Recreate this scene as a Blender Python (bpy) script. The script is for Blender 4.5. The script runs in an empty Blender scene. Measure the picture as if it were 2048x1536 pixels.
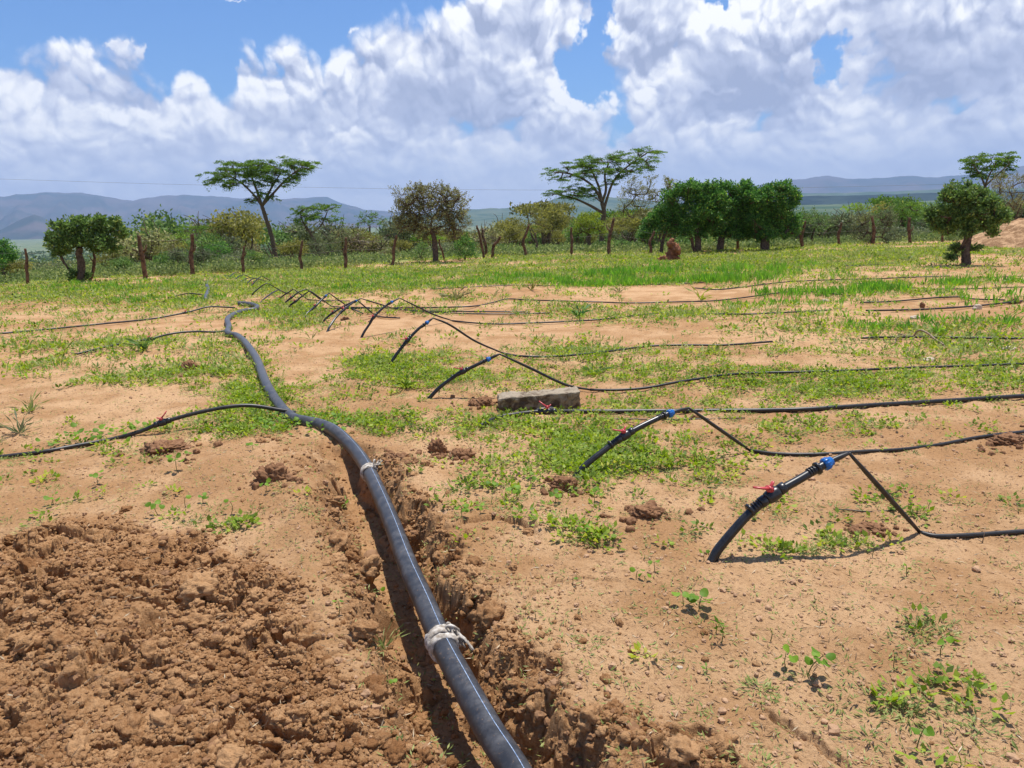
import bpy, math, random
import numpy as np
from mathutils import Vector, Matrix
R = math.radians
scene = bpy.context.scene
COL = scene.collection

# ------------------------------------------------------------------ camera
CAM_H = 1.56                     # the photographer's phone, held at chest height
PITCH, ROLL = R(-12.6), R(1.55)
SENSOR, LENS = 36.0, 26.0
FPX = 2048 * LENS / SENSOR       # focal length in pixels of the 2048 wide photograph
cam_d = bpy.data.cameras.new('camera'); cam_d.lens = LENS; cam_d.sensor_width = SENSOR
cam_d.clip_start = 0.05; cam_d.clip_end = 90000
cam = bpy.data.objects.new('camera', cam_d); COL.objects.link(cam)
_fwd = Vector((0, math.cos(PITCH), math.sin(PITCH)))
_r0 = Vector((1, 0, 0)); _u0 = _r0.cross(_fwd)
_right = _r0 * math.cos(ROLL) - _u0 * math.sin(ROLL)
_up = _r0 * math.sin(ROLL) + _u0 * math.cos(ROLL)
cam.matrix_world = Matrix(((_right.x, _up.x, -_fwd.x, 0), (_right.y, _up.y, -_fwd.y, 0),
                           (_right.z, _up.z, -_fwd.z, CAM_H), (0, 0, 0, 1)))
scene.camera = cam

def ray(px, py):                 # direction of the sight line through a pixel of the photograph
    d = _fwd * FPX + _right * (px - 1024) - _up * (py - 768)
    return d.normalized()

# ------------------------------------------------------------------ light and exposure
SUN_EL, SUN_AZ = R(74), R(28)    # azimuth from the view direction (+Y) towards +X
scene.view_settings.view_transform = 'Standard'
scene.view_settings.look = 'None'
scene.view_settings.exposure = 0.42
scene.view_settings.gamma = 1.0
scene.view_settings.use_curve_mapping = False
sl = bpy.data.lights.new('sun', 'SUN'); sl.energy = 4.7; sl.angle = R(0.55); sl.color = (1.0, 0.955, 0.88)
sun = bpy.data.objects.new('sun', sl); COL.objects.link(sun)
_sd = Vector((math.cos(SUN_EL) * math.sin(SUN_AZ), math.cos(SUN_EL) * math.cos(SUN_AZ), math.sin(SUN_EL)))
sun.rotation_euler = _sd.to_track_quat('Z', 'Y').to_euler()
scene.cycles.max_bounces = 5; scene.cycles.diffuse_bounces = 3; scene.cycles.glossy_bounces = 2
scene.cycles.transmission_bounces = 3; scene.cycles.transparent_max_bounces = 4; scene.cycles.volume_bounces = 0
scene.cycles.use_denoising = True

# ------------------------------------------------------------------ node helpers
class S:
    """a float socket with arithmetic"""
    def __init__(s, nt, sock): s.nt, s.k = nt, sock
    def _m(s, op, *a):
        n = s.nt.nodes.new('ShaderNodeMath'); n.operation = op
        for i, v in enumerate((s,) + a):
            if isinstance(v, S): s.nt.links.new(v.k, n.inputs[i])
            else: n.inputs[i].default_value = v
        return S(s.nt, n.outputs[0])
    def __add__(s, o): return s._m('ADD', o)
    __radd__ = __add__
    def __sub__(s, o): return s._m('SUBTRACT', o)
    def __rsub__(s, o): return (s * -1.0) + o
    def __mul__(s, o): return s._m('MULTIPLY', o)
    __rmul__ = __mul__
    def __truediv__(s, o): return s._m('DIVIDE', o)
    def exp(s): return s._m('EXPONENT')
    def pow(s, e): return s._m('POWER', e)
    def max(s, o): return s._m('MAXIMUM', o)
    def min(s, o): return s._m('MINIMUM', o)
    def clamp(s): return s.max(0.0).min(1.0)
    def smooth(s, a, b, lo=0.0, hi=1.0):
        n = s.nt.nodes.new('ShaderNodeMapRange'); n.interpolation_type = 'SMOOTHSTEP'
        s.nt.links.new(s.k, n.inputs[0])
        for i, v in enumerate((a, b, lo, hi)): n.inputs[i + 1].default_value = v
        return S(s.nt, n.outputs[0])
def vec(nt, x, y, z=0.0):
    n = nt.nodes.new('ShaderNodeCombineXYZ')
    for i, v in enumerate((x, y, z)):
        if isinstance(v, S): nt.links.new(v.k, n.inputs[i])
        else: n.inputs[i].default_value = v
    return n.outputs[0]
def noise(nt, v, scale, detail=6, rough=0.55, lac=2.0, dist=0.0, dim='3D'):
    n = nt.nodes.new('ShaderNodeTexNoise'); n.noise_dimensions = dim; n.inputs['Scale'].default_value = scale
    n.inputs['Detail'].default_value = detail; n.inputs['Roughness'].default_value = rough
    n.inputs['Lacunarity'].default_value = lac; n.inputs['Distortion'].default_value = dist
    if v is not None: nt.links.new(v, n.inputs['Vector'])
    return S(nt, n.outputs[0])
def voro(nt, v, scale, smooth=None, detail=0, rough=0.5, out='Distance', feature=None, dim='3D'):
    n = nt.nodes.new('ShaderNodeTexVoronoi'); n.voronoi_dimensions = dim; n.inputs['Scale'].default_value = scale
    if feature: n.feature = feature
    elif smooth is not None: n.feature = 'SMOOTH_F1'; n.inputs['Smoothness'].default_value = smooth
    n.inputs['Detail'].default_value = detail; n.inputs['Roughness'].default_value = rough
    nt.links.new(v, n.inputs['Vector'])
    return S(nt, n.outputs[out])
def mixc(nt, f, a, b):
    n = nt.nodes.new('ShaderNodeMix'); n.data_type = 'RGBA'
    for i, v in ((0, f), (6, a), (7, b)):
        if isinstance(v, S): nt.links.new(v.k, n.inputs[i])
        elif isinstance(v, bpy.types.NodeSocket): nt.links.new(v, n.inputs[i])
        elif i: n.inputs[i].default_value = (*v, 1)
        else: n.inputs[i].default_value = v
    return n.outputs[2]

# ------------------------------------------------------------------ sky with cumulus clouds
world = bpy.data.worlds.new('World'); scene.world = world; world.use_nodes = True
nt = world.node_tree; nt.nodes.clear()
wo = nt.nodes.new('ShaderNodeOutputWorld'); bg = nt.nodes.new('ShaderNodeBackground')
nt.links.new(bg.outputs[0], wo.inputs[0])
SKY_K = 0.1
bg.inputs['Strength'].default_value = SKY_K
sky = nt.nodes.new('ShaderNodeTexSky'); sky.sky_type = 'NISHITA'; sky.sun_disc = False
sky.sun_elevation = SUN_EL; sky.sun_rotation = SUN_AZ; sky.air_density = 1.0; sky.dust_density = 0.6; sky.ozone_density = 2.2
tc = nt.nodes.new('ShaderNodeTexCoord')
sp = nt.nodes.new('ShaderNodeSeparateXYZ'); nt.links.new(tc.outputs['Generated'], sp.inputs[0])
dx, dy, dz = (S(nt, o) for o in sp.outputs)
az = dx._m('ARCTAN2', dy)                    # 0 straight ahead, positive to the right
el = dz.max(-1.0).min(1.0)._m('ARCSINE')
def azel(px, py):
    d = ray(px, py); return math.atan2(d.x, d.y), math.asin(d.z)
DEG = 57.2958
# cloud textures live in a plane whose rows shrink towards the horizon, as real cloud rows do
ee = (el.max(0.0) + 0.02).pow(0.62)
X = az * 7.0; Y = ee * 5.4
def n2(x, y, o, sc, det, ro): return noise(nt, vec(nt, x + o, y + o * 0.37), sc, det, ro, dim='2D')
def v2(x, y, o, sc, sm): return voro(nt, vec(nt, x + o, y + o * 0.61), sc, sm, dim='2D')
w1 = n2(X, Y, 3.1, 1.3, 2, 0.5); w2 = n2(X, Y, 19.7, 1.3, 2, 0.5)
w3 = n2(X, Y, 35.5, 6.5, 3, 0.6); w4 = n2(X, Y, 47.7, 6.5, 3, 0.6)
WX = X + (w1 - 0.5) * 0.36 + (w3 - 0.5) * 0.09; WY = Y + (w2 - 0.5) * 0.28 + (w4 - 0.5) * 0.09
def puffs(x, y):                             # cauliflower heads at several sizes
    a = v2(x, y, 5.3, 1.9, 0.25)
    b = v2(x, y, 11.3, 4.6, 0.2)
    c = v2(x, y, 22.3, 11.0, 0.2)
    d = n2(x, y, 4.3, 13.0, 5, 0.62)
    return (1.0 - a * a * 1.7) * 0.46 + (1.0 - b * b * 1.7) * 0.27 + (1.0 - c * c * 1.7) * 0.12 + d * 0.15
P0 = puffs(WX, WY); P1 = puffs(WX + 0.02, WY + 0.055); P2 = puffs(WX + 0.04, WY + 0.18)
# outline of the cloud bank against the blue (photo pixels)
OUT = [(-500, 60), (-200, 150), (0, 108), (30, 128), (100, 128), (190, 104), (230, 104), (290, 140), (345, 182), (356, 140),
       (400, 150), (432, 184), (466, 190), (476, 118), (500, 96), (522, 128), (560, 100), (590, 104), (612, 130), (648, 132),
       (655, 104), (700, 100), (745, 84), (800, 52), (860, 38), (925, 6), (960, -60), (1200, -140), (2300, -170)]
AZ0, AZ1, E1 = -0.95, 0.95, 0.42
fc = nt.nodes.new('ShaderNodeFloatCurve'); cv = fc.mapping.curves[0]
pts = []
for px, py in OUT:
    a_, e_ = azel(px, py); pts.append(((a_ - AZ0) / (AZ1 - AZ0), e_ / E1))
pts = [(0.0, 0.5)] + sorted(pts) + [(1.0, 0.9)]
while len(cv.points) < len(pts): cv.points.new(0.5, 0.5)
for p, q in zip(cv.points, pts): p.location = q; p.handle_type = 'AUTO_CLAMPED'
fc.mapping.update()
edge_n = n2(X, Y, 15.0, 5.0, 4, 0.6) - 0.5
azw = (az + edge_n * 0.02 - AZ0) / (AZ1 - AZ0)
nt.links.new(azw.k, fc.inputs['Value'])
top = S(nt, fc.outputs[0]) * E1
d_edge = top - el                            # > 0 inside the bank
azb = az + (w3 - 0.5) * 0.035 + (w1 - 0.5) * 0.05 + edge_n * 0.02; elb = el + (w4 - 0.5) * 0.03 + (w2 - 0.5) * 0.03 + edge_n * 0.02
def blob(px, py, rx, ry, ang=0.0, pw=2.0):
    a_, e_ = azel(px, py); s = 1.0 / FPX
    u = (azb - a_) * (math.cos(e_) / (rx * s)); v = (elb - e_) / (ry * s)
    if ang:
        c, n_ = math.cos(R(ang)), math.sin(R(ang)); k = rx / ry
        uu, vv = u * c + v * (n_ / k), v * c - u * (n_ * k); u, v = uu, vv
    return ((u * u + v * v) * -1.0).exp()
def total(L):
    t = None
    for px, py, rx, ry, w in L:
        b = blob(px, py, rx, ry) * w; t = b if t is None else t + b
    return t
gaps = total([(1206, 12, 26, 55, 1.5), (1180, 110, 26, 60, 1.25), (1155, 155, 26, 50, 1.1), (1182, 190, 26, 30, 0.8), (1668, 100, 30, 44, 1.0), (1455, -4, 24, 12, 1.2),
              (1680, 145, 26, 25, 0.7), (1215, 255, 40, 26, 0.55), (1935, 218, 60, 26, 0.6), (548, 148, 14, 26, 0.3), (1205, 290, 50, 16, 0.5),
              (170, 168, 30, 14, 0.45), (330, 230, 30, 12, 0.3)])
wisps = total([(243, 75, 9, 6, 0.48), (282, 88, 9, 10, 0.42), (470, -4, 50, 4, 0.8), (716, 80, 8, 12, 0.35), (158, 100, 40, 16, 0.3)])
dens = (d_edge * 26.0).max(-1.4).min(0.85) + (P0 - 0.45) * 1.7 - gaps * 1.35 + wisps * 1.6
dens = dens + el.smooth(0.0, 0.12, 0.55, 0.0)
alpha = dens.smooth(-0.08, 0.62)
# lit heads and shaded flat bases
bright = total([(255, 120, 50, 24, 0.7), (380, 160, 40, 26, 0.6), (515, 150, 45, 40, 0.55), (590, 160, 60, 40, 0.5), (690, 130, 40, 30, 0.6), (900, 50, 90, 40, 0.35), (1110, 60, 50, 60, 0.5),
                (1230, 75, 50, 26, 1.0), (1265, 175, 90, 42, 1.0), (1490, 25, 80, 45, 1.0), (1120, 220, 50, 50, 0.6), (1235, 30, 40, 30, 0.6), (220, 225, 40, 20, 0.6), (270, 285, 60, 18, 0.6),
                (370, 245, 40, 18, 0.5), (1470, 240, 50, 14, 0.6), (1435, 176, 40, 7, 0.6), (1620, 70, 40, 20, 0.4), (1900, 20, 60, 30, 0.5), (790, 290, 16, 14, 0.6), (690, 262, 90, 12, 0.4),
                (1700, 170, 30, 40, 0.4), (1850, 110, 60, 20, 0.3), (1040, 225, 30, 30, 0.4)])
shade = total([(1530, 165, 130, 34, 1.25), (1500, 205, 110, 20, 0.9), (1440, 120, 70, 30, 0.4), (850, 200, 110, 48, 0.75), (820, 235, 100, 20, 0.4), (1830, 150, 90, 40, 0.75), (1840, 192, 60, 12, 0.6), (2010, 110, 60, 40, 0.7), (270, 190, 60, 14, 0.8),
               (120, 140, 90, 26, 0.5), (60, 250, 120, 20, 0.4), (640, 225, 60, 22, 0.5), (960, 130, 60, 40, 0.25), (1000, 215, 60, 40, 0.3), (1300, 120, 60, 16, 0.5), (420, 295, 160, 12, 0.5), (1600, 265, 120, 12, 0.3), (1300, 20, 90, 30, 0.2), (1750, 60, 60, 30, 0.3)])
emb = (P0 - P1) * 1.7 + (P0 - P2) * 0.95
bm = (bright * 0.8 - shade * 0.9 + 0.55 + (w1 - 0.5) * 1.2).clamp()
q1 = v2(X * 0.8, Y * 1.9, 61.0, 2.6, 0.2); q2 = v2(X * 0.8, Y * 1.9, 71.0, 6.0, 0.2)
rowp = ((1.0 - q1 * q1 * 3.2).max(0.0) * 0.6 + (1.0 - q2 * q2 * 3.0).max(0.0) * 0.4) * (w2 - 0.36).max(0.0) * 3.2
band = el.smooth(0.015, 0.05) * el.smooth(0.09, 0.16, 1.0, 0.0)
lit = emb * (bm * 0.75 + 0.35) * 1.15 + 0.50 + rowp * band * 0.62 - band * 0.10 + (w1 - 0.5) * 0.5 + bright * 0.36 - shade * 0.46 + (1.0 - d_edge * 22.0).clamp() * 0.14
fade = el.smooth(0.02, 0.17)                 # distance haze evens the rows out near the horizon
lit = (lit - 0.58) * (fade * 0.6 + 0.4) + 0.58
lit = lit.clamp()
K = 0.86 / SKY_K
cr = nt.nodes.new('ShaderNodeValToRGB'); nt.links.new(lit.k, cr.inputs[0])
cols = [(0.0, (0.37, 0.42, 0.58)), (0.32, (0.52, 0.57, 0.73)), (0.58, (0.70, 0.74, 0.86)), (0.8, (0.90, 0.92, 0.97)), (1.0, (1.06, 1.06, 1.06))]
cr.color_ramp.elements[0].position = 0; cr.color_ramp.elements[1].position = 1
for p, c in cols[1:-1]: cr.color_ramp.elements.new(p)
for e, (p, c) in zip(cr.color_ramp.elements, cols): e.position = p; e.color = (*c, 1)
hz = mixc(nt, el.smooth(-0.02, 0.13, 0.9, 0.0), cr.outputs[0], (0.74, 0.80, 0.96))
sc_ = nt.nodes.new('ShaderNodeVectorMath'); sc_.operation = 'SCALE'; nt.links.new(hz, sc_.inputs[0]); sc_.inputs['Scale'].default_value = K
tint = nt.nodes.new('ShaderNodeVectorMath'); tint.operation = 'MULTIPLY'
nt.links.new(sky.outputs[0], tint.inputs[0]); tint.inputs[1].default_value = (0.50, 0.75, 1.06)
over = el.smooth(0.30, 0.60, 1.0, 0.35)      # broken cloud overhead, outside the picture
fin = mixc(nt, alpha * over, tint.outputs[0], sc_.outputs[0])
nt.links.new(fin, bg.inputs['Color'])
world.cycles.sampling_method = 'MANUAL'; world.cycles.sample_map_resolution = 256

# ------------------------------------------------------------------ numpy noise
rng = np.random.default_rng(7)
def _hash(ix, iy, s):
    h = (ix.astype(np.int64) * 374761393 + iy.astype(np.int64) * 668265263 + s * 974634777) & 0xFFFFFFFF
    h = ((h ^ (h >> 13)) * 1274126177) & 0xFFFFFFFF
    h = ((h ^ (h >> 16)) * 2246822519) & 0xFFFFFFFF
    return ((h ^ (h >> 15)) & 0xFFFFFF) / float(0x1000000)
def perlin(x, y, s=0):
    ix, iy = np.floor(x), np.floor(y); fx, fy = x - ix, y - iy
    u, v = fx * fx * fx * (fx * (fx * 6 - 15) + 10), fy * fy * fy * (fy * (fy * 6 - 15) + 10)
    def g(a, b):
        t = _hash(ix + a, iy + b, s) * 6.2831853
        return np.cos(t) * (fx - a) + np.sin(t) * (fy - b)
    a = g(0, 0) * (1 - u) + g(1, 0) * u; b = g(0, 1) * (1 - u) + g(1, 1) * u
    return (a * (1 - v) + b * v) * 1.5
def fbm(x, y, s=0, o=4, g=0.5):
    t, a = 0.0, 1.0
    for i in range(o):
        t = t + a * perlin(x * 2 ** i, y * 2 ** i, s + i * 17); a *= g
    return t
def worley(x, y, s=0):
    ix, iy = np.floor(x), np.floor(y)
    f1 = np.full(np.shape(x), 9.0); f2 = f1.copy(); cid = np.zeros(np.shape(x))
    for a in (-1, 0, 1):
        for b in (-1, 0, 1):
            cx, cy = ix + a, iy + b
            d = np.hypot(cx + _hash(cx, cy, s) - x, cy + _hash(cx, cy, s + 1) - y)
            c = _hash(cx, cy, s + 2); m = d < f1
            f2 = np.where(m, f1, np.minimum(f2, d)); cid = np.where(m, c, cid); f1 = np.where(m, d, f1)
    return f1, f2, cid
def sstep(x, a, b):
    t = np.clip((x - a) / (b - a), 0, 1); return t * t * (3 - 2 * t)
def seg_dist(x, y, P):
    """distance to a polyline, the parameter along it and the side (+ to the left of its direction)"""
    best = np.full(np.shape(x), 1e9); side = np.zeros(np.shape(x)); along = np.zeros(np.shape(x)); L = 0.0
    for (x0, y0), (x1, y1) in zip(P[:-1], P[1:]):
        dx_, dy_ = x1 - x0, y1 - y0; l = math.hypot(dx_, dy_)
        t = np.clip(((x - x0) * dx_ + (y - y0) * dy_) / (l * l), 0, 1)
        d = np.hypot(x - x0 - t * dx_, y - y0 - t * dy_); m = d < best
        side = np.where(m, np.sign((x - x0) * -dy_ + (y - y0) * dx_), side)
        along = np.where(m, L + t * l, along); best = np.where(m, d, best); L += l
    return best, along, side
def in_poly(x, y, P):
    c = np.zeros(np.shape(x), bool); n = len(P)
    for i in range(n):
        (x0, y0), (x1, y1) = P[i], P[(i + 1) % n]
        if y0 == y1: continue
        c ^= ((y0 > y) != (y1 > y)) & (x < (x1 - x0) * (y - y0) / (y1 - y0) + x0)
    return c
def sdf(x, y, P):
    d, _, _ = seg_dist(x, y, P + [P[0]])
    return np.where(in_poly(x, y, P), d, -d)          # > 0 inside
def flat(px, py):                                      # sight line to the level z = 0
    d = ray(px, py); t = -CAM_H / d.z; return (d.x * t, d.y * t)
def to_px(x, y, z):
    vx, vy, vz = x, y, z - CAM_H
    dpt = vx * _fwd.x + vy * _fwd.y + vz * _fwd.z; dpt = np.maximum(dpt, 1e-3)
    return (1024 + FPX * (vx * _right.x + vy * _right.y + vz * _right.z) / dpt,
            768 - FPX * (vx * _up.x + vy * _up.y + vz * _up.z) / dpt)

# ------------------------------------------------------------------ shape of the land
POSTS = [  # base x, y, bend x, y, top x, y, thickness (photo pixels)
    (56, 572, 53, 535, 50, 497, 8), (180, 562, 188, 530, 185, 499, 8), (291, 556, 284, 512, 277, 471, 12), (386, 552, 382, 510, 384, 468, 11),
    (487, 548, 485, 520, 488, 492, 8), (602, 544, 600, 515, 605, 481, 8), (690, 539, 690, 505, 692, 475, 9), (785, 530, 787, 500, 793, 470, 8),
    (889, 521, 884, 500, 879, 478, 5), (968, 517, 962, 485, 953, 451, 7), (972, 512, 970, 485, 965, 458, 8), (985, 516, 988, 490, 1001, 473, 8),
    (1053, 514, 1046, 484, 1058, 449, 8), (1143, 511, 1144, 480, 1143, 455, 7), (1218, 510, 1219, 475, 1228, 436, 9), (1301, 508, 1299, 485, 1309, 462, 8),
    (1390, 506, 1384, 480, 1377, 456, 8), (1475, 501, 1475, 478, 1467, 452, 7), (1606, 497, 1603, 470, 1611, 442, 9), (1678, 493, 1677, 468, 1683, 445, 7),
    (1746, 490, 1748, 462, 1744, 433, 8), (1820, 488, 1818, 462, 1820, 435, 8), (1885, 484, 1885, 466, 1886, 450, 6)]
_fp = [flat(p[0], p[1]) for p in POSTS]
_fa = [math.atan2(a, b) for a, b in _fp]; _fr = [math.hypot(a, b) for a, b in _fp]
_o = np.argsort(_fa); FA = np.array(_fa)[_o]; FR = np.array(_fr)[_o]
def edge_r(a): return np.interp(a, FA, FR)
TRENCH = [flat(*p) for p in [(640, 872), (668, 890), (706, 960), (745, 1040), (785, 1120), (822, 1200), (868, 1290), (925, 1390), (985, 1480), (1030, 1560), (1120, 1700)]]
MOUND = [flat(*p) for p in [(-300, 1180), (0, 1105), (60, 1085), (120, 1050), (200, 1038), (262, 1066), (400, 1092), (520, 1118), (600, 1170), (640, 1250), (700, 1330), (740, 1430), (800, 1600), (700, 1900), (-300, 1900)]]
ROUGH2 = [flat(*p) for p in [(960, 1330), (1000, 1290), (1070, 1300), (1110, 1390), (1170, 1440), (1250, 1420), (1330, 1470), (1440, 1480), (1500, 1530), (1560, 1660), (1050, 1700)]]
CRACKS = [([flat(*q) for q in pts_], w_, d_) for pts_, w_, d_ in [([(930, 1082), (960, 1070), (1000, 1066), (1035, 1074), (1066, 1092)], 0.016, 0.032), ([(1300, 1560), (1335, 1512), (1358, 1482), (1400, 1468), (1442, 1486), (1470, 1536), (1478, 1580)], 0.014, 0.04),
    ([(1545, 1436), (1590, 1462), (1640, 1492), (1690, 1530)], 0.012, 0.022), ([(1155, 1140), (1190, 1118), (1230, 1124)], 0.010, 0.014), ([(0, 940), (60, 926), (130, 925)], 0.015, 0.014), ([(1060, 1225), (1110, 1190), (1180, 1182), (1230, 1192)], 0.010, 0.014), ([(640, 1110), (690, 1090), (700, 1150)], 0.012, 0.016)]]
def macro(x, y):
    r = np.hypot(x, y) + 1e-6; a = np.arctan2(x, y)
    a = np.clip(a, -1.2, 1.2)
    rf = edge_r(a) + 2.0; k = np.clip((a + 0.6) / 1.2, 0, 1)
    sl_ = 0.052 * (1 - k) + 0.034 * k; L = 1250 * (1 - k) + 720 * k
    q = np.maximum(r - rf, 0); q2 = q * q / (q + 6.0)
    z = -sl_ * L * (1 - np.exp(-q2 / L))
    near = sstep(r, 0.5, 3.0)
    z = z + (fbm(x * 0.42, y * 0.42, 3, 3) * 0.055 + fbm(x * 0.11, y * 0.11, 5, 2) * 0.05) * near * (1 + sstep(r, 60, 300) * 12)
    # low ridges heaped along the drip lines
    z = z + 0.035 * perlin(x * 0.18, y * 0.95, 21) * sstep(r, 5, 9)
    return z
def land(x, y, full=True):
    """height, clay amount, lean towards the camera (x, y offsets)"""
    x = np.atleast_1d(np.asarray(x, float)); y = np.atleast_1d(np.asarray(y, float))
    z = macro(x, y); clay = np.zeros_like(x); off = np.zeros_like(x)
    r = np.hypot(x, y)
    n = r < 9.0
    if n.any():
        X_, Y_ = x[n], y[n]; z_ = z[n]
        d, al, sd = seg_dist(X_, Y_, TRENCH)
        jx, jy = X_ + 0.10 * perlin(X_ * 5, Y_ * 5, 31) + 0.014 * perlin(X_ * 21, Y_ * 21, 32), Y_ + 0.10 * perlin(X_ * 5, Y_ * 5, 33) + 0.014 * perlin(X_ * 21, Y_ * 21, 34)
        dj, _, sj = seg_dist(jx, jy, TRENCH)
        wid = np.where(sj < 0, 0.135 + 0.05 * perlin(al * 2.2, al * 0 + 0.5, 41), 0.135 + 0.03 * perlin(al * 2.0, al * 0 + 9.5, 42)) * sstep(al, -0.1, 0.7)
        # side < 0 lies to the right of the trench seen from the camera end
        prof = 0.55 * (1 - sstep(dj, wid * 0.62, wid * 1.0 + 0.01)) + 0.45 * (1 - sstep(dj, wid * 0.95, wid * 1.45 + 0.05))
        z_ = z_ - 0.215 * prof * sstep(al, 0.0, 0.9)
        z_ = z_ + 0.035 * np.exp(-((d - 0.34) / 0.16) ** 2) * sstep(al, 0.3, 1.2)     # spoil thrown up on both lips
        bank = np.exp(-((dj - wid - 0.04) / 0.13) ** 2) * sstep(al, 0.2, 1.0)
        m = sdf(X_, Y_, MOUND) + 0.10 * perlin(X_ * 4, Y_ * 4, 51); m2 = sdf(X_, Y_, ROUGH2) + 0.06 * perlin(X_ * 6, Y_ * 6, 52)
        cm = sstep(m, -0.05, 0.16); c2 = sstep(m2, -0.04, 0.12)
        z_ = z_ + 0.17 * sstep(m, -0.08, 0.45) * (0.6 + 0.5 * perlin(X_ * 1.7, Y_ * 1.7, 53)) + 0.03 * c2
        rough = np.clip(np.maximum(cm, np.maximum(c2 * 0.95, bank * 0.95)), 0, 1)
        # eroded lumps and tiny cracks on the bare slopes
        lump, lean = np.zeros_like(X_), np.zeros_like(X_)
        for f, am, s in ((5.2, 0.050, 61), (11.0, 0.028, 64), (24.0, 0.0095, 67), (52.0, 0.0045, 70)):
            wx, wy = X_ + 0.30 / f * perlin(X_ * f * 1.3, Y_ * f * 1.3, s + 100), Y_ + 0.30 / f * perlin(X_ * f * 1.3, Y_ * f * 1.3, s + 200)
            f1, f2, c = worley(wx * f, wy * f * 1.12, s)
            b = np.sqrt(np.clip(1 - (f1 * 1.15) ** 2, 0, 1)) * sstep(f2 - f1, 0.0, 0.22) * (0.25 + c)
            lump = lump + am * (b - 0.42); lean = lean + am * b
        deepf1, _, dc = worley(X_ * 3.4 + 0.3 * perlin(X_ * 9, Y_ * 9, 80), Y_ * 3.4 + 0.3 * perlin(X_ * 9, Y_ * 9, 81), 83)
        pit = (dc > 0.60) * (1 - sstep(deepf1, 0.14, 0.30))
        soft = 0.55 + 0.75 * sstep(perlin(X_ * 2.1, Y_ * 2.1, 90), -0.3, 0.4)
        wall = 4 * prof * (1 - prof); z_ = z_ + rough * soft * lump * (1 - 0.55 * wall) - rough * pit * 0.055
        off_ = rough * soft * lean * 0.45
        for cpts, cw, cd in CRACKS:
            dc2, ac2, sc2 = seg_dist(X_ + 0.02 * perlin(X_ * 14, Y_ * 14, 151), Y_ + 0.02 * perlin(X_ * 14, Y_ * 14, 152), cpts)
            z_ = z_ - cd * (1 - sstep(dc2, cw * 0.4, cw)) + cd * 0.6 * np.exp(-(dc2 / (cw * 5)) ** 2) * (sc2 > 0)
        # wrinkled dry crust on the trampled sand
        cr_ = (1 - rough)
        f1, f2, c = worley(X_ * 16 + 0.5 * perlin(X_ * 20, Y_ * 20, 93), Y_ * 34 + 0.5 * perlin(X_ * 20, Y_ * 20, 94), 95)
        patch = sstep(perlin(X_ * 1.6, Y_ * 1.6, 96) + 0.25 * perlin(X_ * 5, Y_ * 5, 97), -0.25, 0.45)
        nearT = np.exp(-(d / 0.55) ** 2)
        z_ = z_ + cr_ * (0.013 * fbm(X_ * 5, Y_ * 5, 98, 3) + (0.0035 + 0.009 * np.maximum(patch * 0.5, nearT)) * (b - 0.3) * 0.0 + (0.002 + 0.0065 * np.maximum(patch * 0.6, nearT)) * (np.sqrt(np.clip(1 - f1 * f1, 0, 1)) - 0.6)
                         + 0.0030 * fbm(X_ * 60, Y_ * 60, 99, 3, 0.6))
        z[n] = z_; clay[n] = np.clip(np.maximum(np.maximum(cm, c2), np.maximum(bank * 0.8, prof * 0.55)), 0, 1); off[n] = off_
    return z, clay, off
def ground_hit(px, py, h=0.0, f=macro):
    d = ray(px, py); t = np.geomspace(1.2, 4000, 1500)
    x, y, z = d.x * t, d.y * t, CAM_H + d.z * t
    g = f(x, y) + h; below = z < g
    if not below.any(): return None
    i = int(np.argmax(below)); lo, hi = t[max(i - 1, 0)], t[i]
    for _ in range(22):
        m = (lo + hi) / 2
        if CAM_H + d.z * m < float(f(np.array([d.x * m]), np.array([d.y * m]))[0]) + h: hi = m
        else: lo = m
    return Vector((d.x * hi, d.y * hi, CAM_H + d.z * hi))
def topz(x, y): return float(land(x, y)[0][0])
def at_r(px, r, py=None):        # ground point at a distance along the direction of a pixel column
    d = ray(px, 470 if py is None else py); a = math.atan2(d.x, d.y)
    x, y = r * math.sin(a), r * math.cos(a); return Vector((x, y, float(macro(np.array([x]), np.array([y]))[0])))

# ------------------------------------------------------------------ mesh helpers
def link(name, me, mat=None, parent=None):
    o = bpy.data.objects.new(name, me); COL.objects.link(o)
    if mat is not None: me.materials.append(mat)
    if parent is not None: o.parent = parent
    return o
def tag(o, label=None, cat=None, group=None, kind=None):
    if label: o['label'] = label
    if cat: o['category'] = cat
    if group: o['group'] = group
    if kind: o['kind'] = kind
    return o
def np_mesh(name, V, F, attrs=None, smooth=True):
    """V (n,3); F list of (m,k) index arrays; attrs name -> per vertex float"""
    me = bpy.data.meshes.new(name); V = np.asarray(V, np.float32)
    F = [np.asarray(f, np.int32) for f in F if len(f)]
    nl = sum(f.size for f in F); npoly = sum(len(f) for f in F)
    me.vertices.add(len(V)); me.vertices.foreach_set('co', V.ravel())
    me.loops.add(nl); me.loops.foreach_set('vertex_index', np.concatenate([f.ravel() for f in F]))
    me.polygons.add(npoly)
    tot = np.concatenate([np.full(len(f), f.shape[1], np.int32) for f in F])
    me.polygons.foreach_set('loop_start', np.concatenate([[0], np.cumsum(tot)[:-1]]).astype(np.int32))
    me.polygons.foreach_set('use_smooth', np.full(npoly, smooth, bool))
    for k, v in (attrs or {}).items():
        a = me.attributes.new(k, 'FLOAT', 'POINT'); a.data.foreach_set('value', np.asarray(v, np.float32))
    me.update(calc_edges=True); return me
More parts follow.
